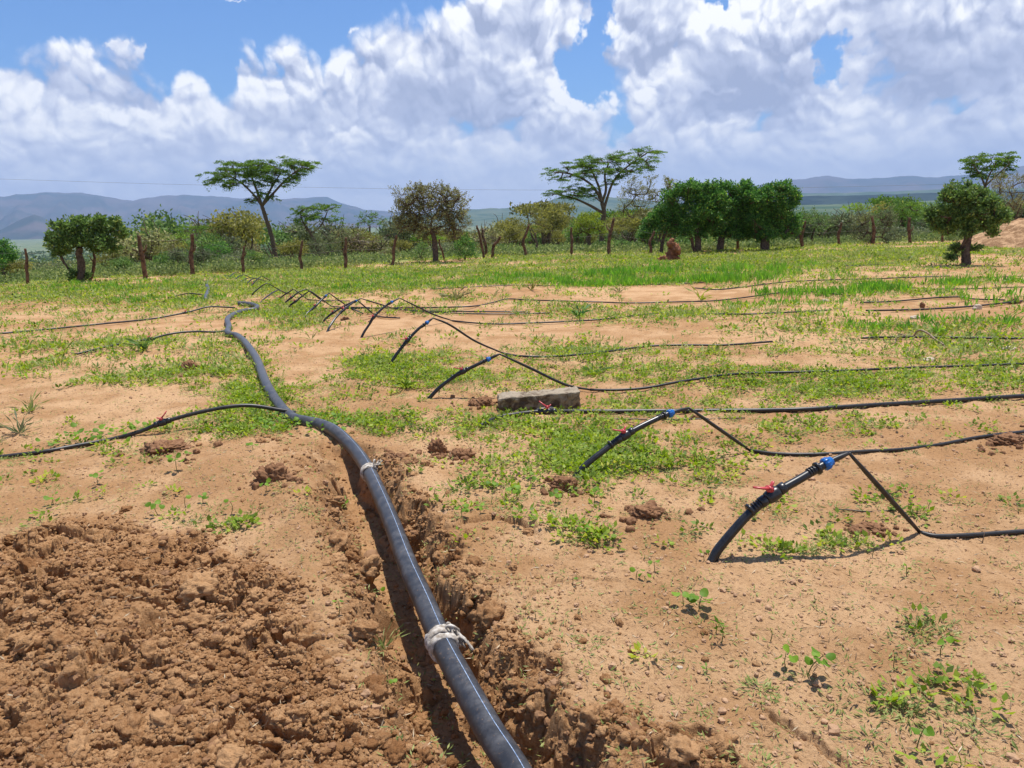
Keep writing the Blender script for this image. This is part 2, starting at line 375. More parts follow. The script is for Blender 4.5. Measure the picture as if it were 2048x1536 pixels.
def smooth_line(P, n=6):
    """Catmull-Rom through the points"""
    P = [Vector(p) for p in P]; Q = [P[0] * 2 - P[1]] + P + [P[-1] * 2 - P[-2]]; out = []
    for i in range(1, len(Q) - 2):
        a, b, c, d = Q[i - 1], Q[i], Q[i + 1], Q[i + 2]
        for j in range(n):
            t = j / n; out.append(0.5 * ((2 * b) + (c - a) * t + (2 * a - 5 * b + 4 * c - d) * t * t + (3 * b - a - 3 * c + d) * t ** 3))
    return out + [P[-1].copy()]
class Soup:
    def __init__(s): s.V, s.Q, s.T, s.n, s.A = [], [], [], 0, []
    def add(s, V, Q=None, T=None, a=0.0):
        V = np.asarray(V, float).reshape(-1, 3); s.V.append(V)
        s.A.append(np.full(len(V), a) if np.isscalar(a) else np.asarray(a))
        if Q is not None and len(Q): s.Q.append(np.asarray(Q) + s.n)
        if T is not None and len(T): s.T.append(np.asarray(T) + s.n)
        s.n += len(V)
    def tube(s, P, r, sides=8, a=0.0, cap=True, wob=0.0, flat_=1.0):
        P = np.array([tuple(p) for p in P], float); n = len(P); r = np.full(n, r) if np.isscalar(r) else np.interp(np.linspace(0, 1, n), np.linspace(0, 1, len(r)), r)
        T = np.gradient(P, axis=0); T /= np.linalg.norm(T, axis=1)[:, None] + 1e-12
        up = np.array([0, 0, 1.0]) if abs(T[0][2]) < 0.9 else np.array([1.0, 0, 0])
        N = np.zeros_like(P); v = up - T[0] * (up @ T[0]); N[0] = v / np.linalg.norm(v)
        for i in range(1, n):
            v = N[i - 1] - T[i] * (N[i - 1] @ T[i]); N[i] = v / (np.linalg.norm(v) + 1e-12)
        B = np.cross(T, N); t = np.arange(sides) * 2 * math.pi / sides
        rr = r[:, None] * (1 + (wob * rng.standard_normal((n, sides)) if wob else 0))
        V = P[:, None, :] + (N[:, None, :] * np.cos(t)[None, :, None] * flat_ + B[:, None, :] * np.sin(t)[None, :, None]) * np.broadcast_to(rr, (n, sides))[:, :, None]
        i, j = np.meshgrid(np.arange(n - 1), np.arange(sides), indexing='ij'); j2 = (j + 1) % sides
        Q = np.stack([i * sides + j, i * sides + j2, (i + 1) * sides + j2, (i + 1) * sides + j], -1).reshape(-1, 4)
        V = V.reshape(-1, 3); T3 = []
        if cap:
            V = np.vstack([V, P[0], P[-1]]); c0, c1 = n * sides, n * sides + 1
            for k in range(sides):
                T3.append((c0, (k + 1) % sides, k)); T3.append((c1, (n - 1) * sides + k, (n - 1) * sides + (k + 1) % sides))
        s.add(V, Q, T3, a)
    def leaves(s, C, D, U, L, W, a, fold=0.25):
        """diamond leaves: centre base C, direction D, side U, length L, width W, tone a (arrays)"""
        C, D, U = (np.asarray(v, float) for v in (C, D, U)); L = np.asarray(L)[:, None]; W = np.asarray(W)[:, None]
        Nn = np.cross(D, U); mid = C + D * L * 0.48 - Nn * W * 0
        V = np.stack([C, mid + U * W * 0.5 + Nn * W * fold, C + D * L, mid - U * W * 0.5 + Nn * W * fold], 1).reshape(-1, 3)
        i = np.arange(len(C))[:, None] * 4
        s.add(V, i + np.array([[0, 1, 2, 3]]), None, np.repeat(np.asarray(a, float), 4))
    def mesh(s, name, smooth=True):
        V = np.vstack(s.V); F = []
        if s.Q: F.append(np.vstack(s.Q))
        if s.T: F.append(np.vstack(s.T))
        return np_mesh(name, V, F, {'tone': np.concatenate(s.A)}, smooth)
    def build(s, name, mat, parent=None, smooth=True): return link(name, s.mesh(name, smooth), mat, parent)
def unit(v): return v / (np.linalg.norm(v, axis=-1, keepdims=True) + 1e-12)
def rand_dirs(n, up=0.0):
    v = rng.standard_normal((n, 3)); v[:, 2] += up; return unit(v)
def side_of(D):
    v = rng.standard_normal(D.shape); v = v - D * (v * D).sum(1)[:, None]; return unit(v)
def empty(name, loc):
    o = bpy.data.objects.new(name, None); o.empty_display_size = 0.1; COL.objects.link(o); o.location = loc; return o

# ------------------------------------------------------------------ materials
def mat_new(name):
    m = bpy.data.materials.new(name); m.use_nodes = True; nt = m.node_tree; b = nt.nodes['Principled BSDF']; return m, nt, b
def obj_co(nt): return nt.nodes.new('ShaderNodeTexCoord').outputs['Object']
def attr(nt, name):
    n = nt.nodes.new('ShaderNodeAttribute'); n.attribute_name = name; return S(nt, n.outputs['Fac'])
def bump(nt, b, h, strength, dist):
    n = nt.nodes.new('ShaderNodeBump'); n.inputs['Strength'].default_value = strength; n.inputs['Distance'].default_value = dist
    nt.links.new(h.k, n.inputs['Height']); nt.links.new(n.outputs[0], b.inputs['Normal'])
def plain(name, c1, c2, scale=20, rough=0.7, bmp=0.0, spec=0.3, co=True):
    m, nt, b = mat_new(name); v = obj_co(nt) if co else nt.nodes.new('ShaderNodeNewGeometry').outputs['Position']
    n = noise(nt, v, scale, 5, 0.6)
    nt.links.new(mixc(nt, n.smooth(0.3, 0.7), c1, c2), b.inputs['Base Color'])
    b.inputs['Roughness'].default_value = rough; b.inputs['Specular IOR Level'].default_value = spec
    if bmp: bump(nt, b, noise(nt, v, scale * 2.5, 6, 0.65), 0.7, bmp)
    return m
def leaf_mat(name, stops, trans=0.35, rough=0.55):
    m = bpy.data.materials.new(name); m.use_nodes = True; nt = m.node_tree; b = nt.nodes['Principled BSDF']
    cr = nt.nodes.new('ShaderNodeValToRGB'); nt.links.new(attr(nt, 'tone').k, cr.inputs[0])
    for i in range(len(stops) - 2): cr.color_ramp.elements.new(0.5)
    for e, (p, c) in zip(cr.color_ramp.elements, stops): e.position = p; e.color = (*c, 1)
    nt.links.new(cr.outputs[0], b.inputs['Base Color']); b.inputs['Roughness'].default_value = rough
    b.inputs['Specular IOR Level'].default_value = 0.25
    tr = nt.nodes.new('ShaderNodeBsdfTranslucent')
    g = nt.nodes.new('ShaderNodeHueSaturation'); g.inputs['Value'].default_value = 1.3; g.inputs['Saturation'].default_value = 1.1
    nt.links.new(cr.outputs[0], g.inputs['Color']); nt.links.new(g.outputs[0], tr.inputs[0])
    mx = nt.nodes.new('ShaderNodeMixShader'); mx.inputs[0].default_value = trans
    nt.links.new(b.outputs[0], mx.inputs[1]); nt.links.new(tr.outputs[0], mx.inputs[2])
    nt.links.new(mx.outputs[0], nt.nodes['Material Output'].inputs['Surface']); return m
M = {}
M['bark'] = plain('bark', (0.060, 0.040, 0.026), (0.16, 0.11, 0.075), 14, 0.9, 0.02)
M['post'] = plain('weathered_post', (0.055, 0.030, 0.018), (0.20, 0.115, 0.065), 9, 0.9, 0.02)
M['pale_bark'] = plain('pale_bark', (0.12, 0.09, 0.065), (0.26, 0.21, 0.16), 14, 0.9, 0.02)
M['black'] = plain('black_polythene', (0.009, 0.0095, 0.011), (0.022, 0.022, 0.023), 30, 0.33, 0.0, 0.5)
M['hose'] = plain('hose_polythene', (0.010, 0.010, 0.011), (0.035, 0.030, 0.026), 25, 0.42, 0.0, 0.45)
M['red'] = plain('red_plastic', (0.42, 0.035, 0.04), (0.52, 0.07, 0.07), 40, 0.4, 0.0, 0.5)
M['blue'] = plain('blue_plastic', (0.008, 0.10, 0.36), (0.012, 0.15, 0.46), 60, 0.35, 0.0, 0.5)
M['rag'] = plain('old_cloth', (0.22, 0.17, 0.12), (0.62, 0.57, 0.50), 38, 0.95, 0.004)
M['stone'] = plain('pale_stone', (0.42, 0.32, 0.22), (0.62, 0.52, 0.40), 40, 0.85, 0.004)
M['clod'] = plain('dark_clod', (0.15, 0.068, 0.031), (0.29, 0.15, 0.072), 45, 0.95, 0.006)
M['termite'] = plain('red_termite_earth', (0.16, 0.06, 0.028), (0.34, 0.15, 0.075), 8, 0.95, 0.04)
M['wire'] = plain('dull_wire', (0.14, 0.12, 0.11), (0.22, 0.2, 0.18), 20, 0.6)
M['twig'] = plain('dry_twig', (0.20, 0.13, 0.08), (0.38, 0.29, 0.20), 40, 0.9)
M['goat'] = plain('goat_hair', (0.12, 0.06, 0.03), (0.32, 0.2, 0.12), 3, 0.9)
M['leaf_weed'] = leaf_mat('weed_leaf', [(0, (0.08, 0.13, 0.02)), (0.4, (0.19, 0.285, 0.03)), (0.75, (0.33, 0.425, 0.045)), (1, (0.52, 0.52, 0.09))], 0.4)
M['leaf_dull'] = leaf_mat('dull_weed_leaf', [(0, (0.132, 0.176, 0.0495)), (0.5, (0.253, 0.308, 0.0825)), (1, (0.44, 0.451, 0.165))], 0.35)
M['leaf_crop'] = leaf_mat('crop_blade', [(0, (0.096, 0.228, 0.036)), (0.6, (0.18, 0.396, 0.048)), (1, (0.336, 0.552, 0.072))], 0.42)
M['leaf_seed'] = leaf_mat('seedling_leaf', [(0, (0.10, 0.20, 0.02)), (1, (0.21, 0.36, 0.03))], 0.4)
M['leaf_acacia'] = leaf_mat('acacia_leaf', [(0, (0.0644, 0.1196, 0.023)), (0.5, (0.1242, 0.2162, 0.0322)), (1, (0.2208, 0.3128, 0.0552))], 0.5)
M['leaf_dark'] = leaf_mat('glossy_dark_leaf', [(0, (0.0392, 0.098, 0.0286)), (0.5, (0.0892, 0.2228, 0.0446)), (0.85, (0.196, 0.392, 0.0713)), (1, (0.4633, 0.5881, 0.1069))], 0.32)
M['leaf_mid'] = leaf_mat('mid_green_leaf', [(0, (0.066, 0.1155, 0.0363)), (0.5, (0.132, 0.2255, 0.055)), (0.85, (0.231, 0.341, 0.0935)), (1, (0.374, 0.418, 0.11))], 0.38)
M['leaf_olive'] = leaf_mat('olive_leaf', [(0, (0.11, 0.11, 0.035)), (0.5, (0.22, 0.215, 0.055)), (1, (0.36, 0.33, 0.09))], 0.4)
M['leaf_brown'] = leaf_mat('dry_brown_leaf', [(0, (0.143, 0.1073, 0.0644)), (0.35, (0.2145, 0.193, 0.0858)), (0.7, (0.2574, 0.286, 0.1001)), (1, (0.429, 0.4147, 0.1859))], 0.35)
M['leaf_yellow'] = leaf_mat('yellow_green_leaf', [(0, (0.14, 0.18, 0.03)), (0.5, (0.25, 0.31, 0.04)), (1, (0.36, 0.39, 0.06))], 0.45)
M['leaf_grey'] = leaf_mat('grey_green_leaf', [(0, (0.085, 0.105, 0.055)), (0.5, (0.155, 0.185, 0.085)), (1, (0.26, 0.28, 0.13))], 0.35)

# ground: tan sand, brown clay where freshly dug, greener ground beyond the fence
m, nt, b = mat_new('earth')
pos = nt.nodes.new('ShaderNodeNewGeometry').outputs['Position']
n_big = noise(nt, pos, 0.35, 4, 0.55); n_mid = noise(nt, pos, 2.4, 6, 0.6); n_fine = noise(nt, pos, 55, 6, 0.7); n_grit = noise(nt, pos, 260, 3, 0.7)
clay = attr(nt, 'clay'); veg = attr(nt, 'veg')
sand = mixc(nt, (n_mid * 0.55 + n_big * 0.45).smooth(0.42, 0.58), (0.385, 0.212, 0.096), (0.53, 0.328, 0.172))
sand = mixc(nt, n_fine.smooth(0.50, 0.68, 0.0, 0.75), sand, (0.25, 0.130, 0.060))
sand = mixc(nt, n_grit.smooth(0.62, 0.72, 0.0, 0.5), sand, (0.62, 0.46, 0.31))
clayc = mixc(nt, (n_mid * 0.35 + n_fine * 0.65).smooth(0.36, 0.64), (0.28, 0.138, 0.056), (0.47, 0.27, 0.13))
col = mixc(nt, (clay + (n_mid - 0.5) * 0.5).smooth(0.2, 0.75, 0.0, 1.0), sand, clayc)
wet = mixc(nt, (n_mid * 0.5 + n_big * 0.5 + (n_fine - 0.5) * 0.3).smooth(0.40, 0.60), (0.15, 0.21, 0.05), (0.32, 0.30, 0.11))
n_far = noise(nt, pos, 0.012, 7, 0.7); n_dot = voro(nt, pos, 0.09)
plainc = mixc(nt, (n_far * 0.75 + n_dot * 0.25).smooth(0.40, 0.62), (0.075, 0.125, 0.055), (0.21, 0.23, 0.12))
dist = nt.nodes.new('ShaderNodeVectorMath'); dist.operation = 'LENGTH'; nt.links.new(pos, dist.inputs[0]); dist = S(nt, dist.outputs['Value'])
vegc = mixc(nt, dist.smooth(60.0, 420.0), wet, plainc)
col = mixc(nt, (veg + (n_mid - 0.5) * 0.6).smooth(0.3, 0.7), col, vegc)
nt.links.new(col, b.inputs['Base Color']); b.inputs['Roughness'].default_value = 0.95; b.inputs['Specular IOR Level'].default_value = 0.12
hgt = n_fine * 0.6 + noise(nt, pos, 130, 5, 0.7) * 0.4
bump(nt, b, hgt, 1.0, 0.02)
M['earth'] = m

# ------------------------------------------------------------------ ground sheet: one fan shaped grid reaching the horizon
rr_ = [0.02, 0.3, 0.6, 0.9, 1.15]; q = 1.35
while q < 34000:
    rr_.append(q); q += max(0.0026, min(1.12 * q * q / (739 * CAM_H), q * 0.03))
rr_ = np.array(rr_)
aa = np.concatenate([np.radians(np.arange(-180, -47, 1.6)), np.radians(np.arange(-46, 46, 0.078)), np.radians(np.arange(47, 181.5, 1.6))]); aa[-1] = math.pi; aa[0] = -math.pi
RR, AA = np.meshgrid(rr_, aa, indexing='ij')
gx, gy = (RR * np.sin(AA)).ravel(), (RR * np.cos(AA)).ravel()
gz, gclay, goff = land(gx, gy)
rr_f = RR.ravel()
# right hand plain lifts towards its hills, so it is seen above the bush
gveg = sstep(rr_f - edge_r(np.clip(AA.ravel(), -1.2, 1.2)), 0.3, 3.0)
clear_px, _ = to_px(gx, gy, gz)
gveg = gveg * (1 - 0.75 * sstep(rr_f, 55, 75) * (1 - sstep(rr_f, 150, 190)) * sstep(clear_px, -80, 10) * (1 - sstep(clear_px, 260, 330)))
far_k = sstep(rr_f, 3000, 30000); gz = gz + far_k * 0
gx2 = gx - np.sin(AA.ravel()) * goff; gy2 = gy - np.cos(AA.ravel()) * goff
nr, na = RR.shape
i, j = np.meshgrid(np.arange(nr - 1), np.arange(na - 1), indexing='ij')
Q = np.stack([i * na + j, (i + 1) * na + j, (i + 1) * na + j + 1, i * na + j + 1], -1).reshape(-1, 4)[:, ::-1]
me = np_mesh('ground', np.stack([gx2, gy2, gz], 1), [Q], {'clay': gclay, 'veg': gveg})
tag(link('ground', me, M['earth']), kind='structure')
del gx, gy, gz, gclay, goff, gx2, gy2, RR, AA, Q, i, j, gveg, rr_f, clear_px, far_k

# ------------------------------------------------------------------ far hills, each a ridge with its own distance
def ridge(name, pts, D, depth, base_z, mat, rough=1.0, seed=0):
    pts = sorted(pts); xs = np.arange(pts[0][0], pts[-1][0] + 1, 6.0); ys = np.interp(xs, [p[0] for p in pts], [p[1] for p in pts])
    ys = ys + rough * 2.6 * fbm(xs / 45.0, xs * 0 + seed, seed, 4)
    A, E = [], []
    for px, py in zip(xs, ys):
        a_, e_ = azel(px, py); A.append(a_); E.append(e_)
    A = np.array(A); H = D * np.tan(np.array(E)) + CAM_H
    K = 34; V = []
    for k in range(-6, K + 1):
        t = k / K                                         # 1 = foot nearest to us, 0 = crest, < 0 the far side
        d = D - depth * t
        fall = (1 - abs(t)) ** 1.25 if t >= 0 else 1 - abs(t) * 3
        gul = fbm(A * D / 420.0 + t * 1.5, np.full_like(A, t * 3.0), seed + 5, 4) * 0.20 * math.sin(math.pi * min(max(t, 0), 1))
        z = base_z + (H - base_z) * np.maximum(fall + gul * rough, -0.05)
        V.append(np.stack([d * np.sin(A), d * np.cos(A), z], 1))
    n, w = len(V), len(A); V = np.vstack(V)
    i, j = np.meshgrid(np.arange(n - 1), np.arange(w - 1), indexing='ij')
    Qd = np.stack([i * w + j, i * w + j + 1, (i + 1) * w + j + 1, (i + 1) * w + j], -1).reshape(-1, 4)
    return tag(link(name, np_mesh(name, V, [Qd]), mat), kind='structure')
def hill_mat(name, c1, c2, sc):
    m, nt, b = mat_new(name); p = nt.nodes.new('ShaderNodeNewGeometry').outputs['Position']
    n = noise(nt, p, sc, 7, 0.62); nt.links.new(mixc(nt, n.smooth(0.38, 0.62), c1, c2), b.inputs['Base Color']); b.inputs['Roughness'].default_value = 1; b.inputs['Specular IOR Level'].default_value = 0.0
    return m
hm = hill_mat('hill_scrub', (0.035, 0.055, 0.05), (0.11, 0.095, 0.09), 0.0011)
hg = hill_mat('wooded_plain', (0.045, 0.085, 0.045), (0.11, 0.14, 0.08), 0.004)
hdk = hill_mat('cloud_shaded_plain', (0.012, 0.026, 0.024), (0.03, 0.05, 0.04), 0.004)  # dark tone paints a cloud shadow onto this stretch of plain
ridge('mountain_range', [(-700, 440), (-300, 400), (-60, 395), (0, 393), (50, 388), (80, 384), (125, 386), (165, 386), (215, 394), (270, 401), (300, 396), (335, 389), (400, 392), (480, 395), (560, 398),
      (625, 394), (650, 395), (690, 408), (730, 419), (800, 424), (900, 446)], 15000, 5200, -110, hm, 1.0, 2)
ridge('hill_cone', [(-160, 476), (-60, 474), (0, 460), (30, 445), (52, 434), (68, 428), (85, 434), (110, 449), (150, 462), (200, 472), (260, 478)], 9000, 1500, -95, hm, 0.5, 7)
ridge('low_hills', [(230, 478), (300, 462), (340, 455), (380, 444), (410, 437), (440, 440), (480, 448), (560, 450), (640, 442), (700, 446), (760, 440), (820, 446), (880, 452)], 8500, 1300, -85, hm, 0.8, 9)
ridge('gentle_ridge', [(760, 436), (860, 426), (930, 419), (1000, 416), (1060, 412), (1085, 406), (1110, 396), (1140, 390), (1200, 392), (1300, 402), (1420, 412), (1600, 424)], 7800, 3200, -60, hg, 0.6, 12)
ridge('far_range', [(1250, 412), (1400, 398), (1500, 372), (1560, 364), (1610, 357), (1655, 351), (1690, 358), (1740, 357), (1800, 352), (1850, 354), (1905, 352), (1960, 348), (2010, 336), (2060, 330), (2200, 326), (2500, 350), (2900, 380)], 15500, 4200, -40, hm, 0.8, 15)
ridge('bajada', [(1380, 404), (1500, 394), (1600, 387), (1750, 384), (1850, 380), (1960, 378), (2100, 374), (2400, 380), (2900, 392)], 8200, 2600, -30, hg, 0.5, 18)
ridge('cloud_shaded_rise', [(1400, 412), (1500, 402), (1590, 392), (1700, 391), (1800, 388), (1900, 384), (2060, 380), (2400, 386), (2800, 396)], 5000, 900, -28, hdk, 0.5, 21)  # band under cloud shadow, the shade held in its dark material
ridge('green_plain_rise', [(1300, 432), (1450, 420), (1560, 411), (1680, 408), (1800, 404), (1920, 400), (2060, 396), (2400, 402), (2800, 410)], 3600, 2300, -26, hg, 0.5, 24)

# ------------------------------------------------------------------ the big black supply pipe
PR = 0.045
MP = [(1110, 1720), (1060, 1600), (1027, 1536), (979, 1461), (931, 1375), (883, 1284), (850, 1207), (816, 1131), (783, 1044), (754, 977), (730, 929), (704, 894), (672, 864), (642, 850), (610, 843), (585, 836),
      (560, 812), (533, 769), (513, 718), (492, 687), (475, 672), (462, 669), (455, 664), (458, 653), (455, 639), (468, 629), (489, 622), (509, 619), (514, 613), (498, 608), (478, 607)]
pp = []
for px, py in MP:
    h = 0.02 if py > 880 else (0.03 if py > 800 else PR * 0.9)
    if py > 880:
        d = ray(px, py); t = (CAM_H - h) / -d.z; pp.append(Vector((d.x * t, d.y * t, h)))
    else: pp.append(ground_hit(px, py, h))
pl = smooth_line(pp, 8)
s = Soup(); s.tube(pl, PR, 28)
m, nt, b = mat_new('dusty_black_pipe'); v = nt.nodes.new('ShaderNodeNewGeometry').outputs['Position']
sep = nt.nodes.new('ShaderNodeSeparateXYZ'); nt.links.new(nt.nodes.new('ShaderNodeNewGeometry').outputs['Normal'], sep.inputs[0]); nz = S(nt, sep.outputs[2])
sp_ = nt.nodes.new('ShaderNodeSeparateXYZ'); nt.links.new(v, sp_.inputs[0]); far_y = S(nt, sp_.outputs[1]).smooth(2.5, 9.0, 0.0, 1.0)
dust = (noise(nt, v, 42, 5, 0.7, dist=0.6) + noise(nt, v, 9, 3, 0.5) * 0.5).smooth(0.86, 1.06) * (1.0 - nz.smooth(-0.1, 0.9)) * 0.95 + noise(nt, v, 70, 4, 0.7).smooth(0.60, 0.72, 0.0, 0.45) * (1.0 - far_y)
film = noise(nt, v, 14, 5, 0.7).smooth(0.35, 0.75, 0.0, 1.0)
base = mixc(nt, film * 0.6 + far_y * 0.4, (0.028, 0.029, 0.033), (0.125, 0.124, 0.130))  # grey growing with distance paints the sky's reflection into the pipe colour
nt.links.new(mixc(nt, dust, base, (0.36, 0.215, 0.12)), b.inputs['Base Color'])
nt.links.new((film * 0.18 + 0.38 + dust * 0.45).k, b.inputs['Roughness']); b.inputs['Specular IOR Level'].default_value = 0.35
mp = empty('supply_pipe', tuple(pl[40])); tag(mp, 'thick black plastic supply pipe with a pale stripe running along the open trench', 'pipe')
def child(soup, name, mat, parent):
    o = soup.build(name, mat, parent); o.matrix_parent_inverse = Matrix.Translation(-Vector(parent.location)); return o
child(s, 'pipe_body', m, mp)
# pale blue-white stripe printed along the top of the pipe
P = np.array([tuple(p) for p in pl]); T = np.gradient(P, axis=0); T = unit(T); Sd = unit(np.cross(T, [0, 0, 1.0])); U = np.cross(Sd, T)
k = np.linspace(0, 1, len(P)); ang = R(78) + 0.0 * k
Nn = U * math.sin(R(80)) + Sd * math.cos(R(80)); cc = P + Nn * (PR + 0.0006); wv = np.cross(Nn, T) * 0.0014
nS = int(len(P) * 0.50); V = np.stack([cc[:nS] - wv[:nS], cc[:nS] + wv[:nS]], 1).reshape(-1, 3)
i = np.arange(nS - 1) * 2; s = Soup(); s.add(V, np.stack([i, i + 1, i + 3, i + 2], 1))
child(s, 'stripe', plain('stripe_paint', (0.10, 0.16, 0.28), (0.34, 0.42, 0.55), 90, 0.6), mp)
far = [(411, 600), (413, 590), (417, 580), (414, 571), (416, 564)]
fl = smooth_line([ground_hit(x, y, PR * 0.8) for x, y in far], 6); s = Soup(); s.tube(fl, PR, 14)
o = s.build('supply_pipe', m); tag(o, 'short grey stretch of supply pipe showing far off in the weeds', 'pipe')

# white rags tied round the pipe
def rag(px, py, big, label):
    d_ = [(p - Vector((0, 0, 0))).length for p in pl]
    best = min(range(len(pl)), key=lambda q: (to_px(*pl[q])[0] - px) ** 2 + (to_px(*pl[q])[1] - py) ** 2)
    c = np.array(pl[best]); t = unit(np.array(pl[best + 1]) - np.array(pl[best - 1])); sd = unit(np.cross(t, [0, 0, 1.0])); up = np.cross(sd, t)
    if t[1] > 0: pass
    s = Soup(); nb = 5 if big else 4; wd = 0.075 if big else 0.05
    for w in range(nb):
        o = (w - nb / 2) * wd / nb + rng.normal(0, 0.003); a = np.linspace(0, 2 * math.pi, 26); sk = rng.normal(0, 0.012)
        rr = PR + 0.004 + 0.003 * rng.random() + 0.0025 * np.sin(a * 3 + w)
        P = c + np.outer(np.cos(a) * rr, sd) + np.outer(np.sin(a) * rr, up) + np.outer(o + sk * np.sin(a), t)
        P = P + rng.normal(0, 0.0012, P.shape); s.tube(P, 0.0100 + 0.004 * rng.random(), 9, wob=0.16, flat_=0.5)
    kn = c + (up * 0.75 + sd * (0.8 if not big else 0.9)) * (PR + 0.004)
    for w in range(4 if not big else 4):                        # knot and loose loops
        ctr = kn + rng.normal(0, 0.008, 3) + up * 0.008; ax1, ax2 = unit(rng.normal(0, 1, 3)), unit(rng.normal(0, 1, 3)); a = np.linspace(0, 2 * math.pi, 14)
        q_ = 0.014 + 0.012 * rng.random(); s.tube(ctr + np.outer(np.cos(a) * q_, ax1) + np.outer(np.sin(a) * q_, ax2), 0.005, 6, wob=0.15)
    for w in range(3 if not big else 5):                        # tails
        a = np.linspace(0, 1, 8)[:, None]; e = sd * rng.uniform(0.02, 0.06) + t * (rng.uniform(-0.03, 0.03) if not big else -rng.uniform(0.0, 0.10)) + up * (rng.uniform(0.0, 0.05) if not big else -rng.uniform(0.0, 0.06))
        s.tube(kn + a * e + np.array([0, 0, -1]) * a * a * (0.01 if not big else 0.04) + rng.normal(0, 0.0025, (8, 3)), [0.006, 0.008, 0.004], 6, wob=0.15, flat_=0.5)
    tag(s.build('cloth_tie', M['rag']), label, 'cloth tie', 'cloth ties round the supply pipe')
rag(747, 944, False, 'small white cloth knotted round the supply pipe at the far end of the trench')
rag(884, 1280, True, 'dirty white cloth bandage with hanging tail round the nearer part of the supply pipe')

# ------------------------------------------------------------------ risers, valves and drip hoses
def plane_pts(Bp, Lp, pix):
    """sight lines met with the upright plane through two ground points"""
    n = Vector((Lp.y - Bp.y, -(Lp.x - Bp.x), 0)).normalized(); out = []
    for px, py in pix:
        d = ray(px, py); t = (Bp.x * n.x + Bp.y * n.y) / (d.x * n.x + d.y * n.y); out.append(Vector((d.x * t, d.y * t, CAM_H + d.z * t)))
    return out
def frame_at(line, px, py):
    i = min(range(1, len(line) - 1), key=lambda q: (to_px(*line[q])[0] - px) ** 2 + (to_px(*line[q])[1] - py) ** 2)
    t = (line[i + 1] - line[i - 1]).normalized(); s_ = t.cross(Vector((0, 0, 1))).normalized(); u = s_.cross(t)
    return line[i], t, s_, u
def valve(parent, c, t, s_, u, r, mat=None):
    A = lambda a, b_, c_: c + t * a + s_ * b_ + u * c_
    s = Soup(); k = r / 0.018
    s.tube([A(-0.062 * k, 0, 0), A(-0.060 * k, 0, 0), A(-0.034 * k, 0, 0), A(-0.032 * k, 0, 0)], [r * 1.05, r * 1.28, r * 1.28, r * 1.05], 14)
    s.tube([A(0.032 * k, 0, 0), A(0.034 * k, 0, 0), A(0.060 * k, 0, 0), A(0.062 * k, 0, 0)], [r * 1.05, r * 1.28, r * 1.28, r * 1.05], 14)
    a = np.linspace(-1, 1, 9); s.tube([A(x * 0.032 * k, 0, 0) for x in a], list(r * (1.15 + 0.42 * np.sqrt(np.maximum(1 - a * a, 0)))), 14)
    v = child(s, 'valve', M['black'], parent)
    h = Soup(); h.tube([A(0, 0, r * 1.1), A(0, 0, r * 2.0), A(0, 0, r * 2.1)], [r * 0.95, r * 0.85, r * 0.4], 12)
    for sg, ln in ((-1, 0.058), (1, 0.026)):                    # wing lever with finger scallops
        h.tube([A(0, 0, r * 1.8), A(sg * ln * 0.45 * k, 0, r * (2.1 + (0.75 if sg < 0 else 0.1))), A(sg * ln * k, 0, r * (2.4 + (1.9 if sg < 0 else 0.4)))], [r * 0.75, r * 0.5, r * 0.42], 9, flat_=0.55)
    h.tube([A(0, -r * 1.1, r * 1.9), A(0, 0, r * 2.15), A(0, r * 1.1, r * 1.9)], [r * 0.3, r * 0.42, r * 0.3], 8)
    o = h.build('handle', M['red'], v); o.matrix_parent_inverse = Matrix.Identity(4)
def coupling(parent, c, t, s_, u, r):
    A = lambda a: c + t * a
    k = r / 0.018; s = Soup()
    s.tube([A(-0.020 * k), A(-0.018 * k), A(0.004 * k), A(0.006 * k), A(0.020 * k), A(0.022 * k)], [r * 1.0, r * 1.32, r * 1.32, r * 1.12, r * 1.05, r * 0.8], 12)
    for j in range(12):
        a = j * math.pi / 6; d = s_ * math.cos(a) + u * math.sin(a); s.tube([A(-0.018 * k) + d * r * 1.3, A(0.004 * k) + d * r * 1.3], r * 0.13, 5)
    child(s, 'coupling', M['blue'], parent)
def collar(parent, c, t, r):
    s = Soup(); k = r / 0.018
    for q_ in (-0.030, -0.018, -0.006): s.tube([c + t * (q_ * k), c + t * ((q_ + 0.001) * k), c + t * ((q_ + 0.006) * k), c + t * ((q_ + 0.007) * k)], [r, r * 1.13, r * 1.13, r], 12)
    s.tube([c + t * 0.01 * k, c + t * 0.012 * k, c + t * 0.022 * k, c + t * 0.024 * k], [r, r * 1.55, r * 1.5, r], 12)
    child(s, 'collar', M['black'], parent)
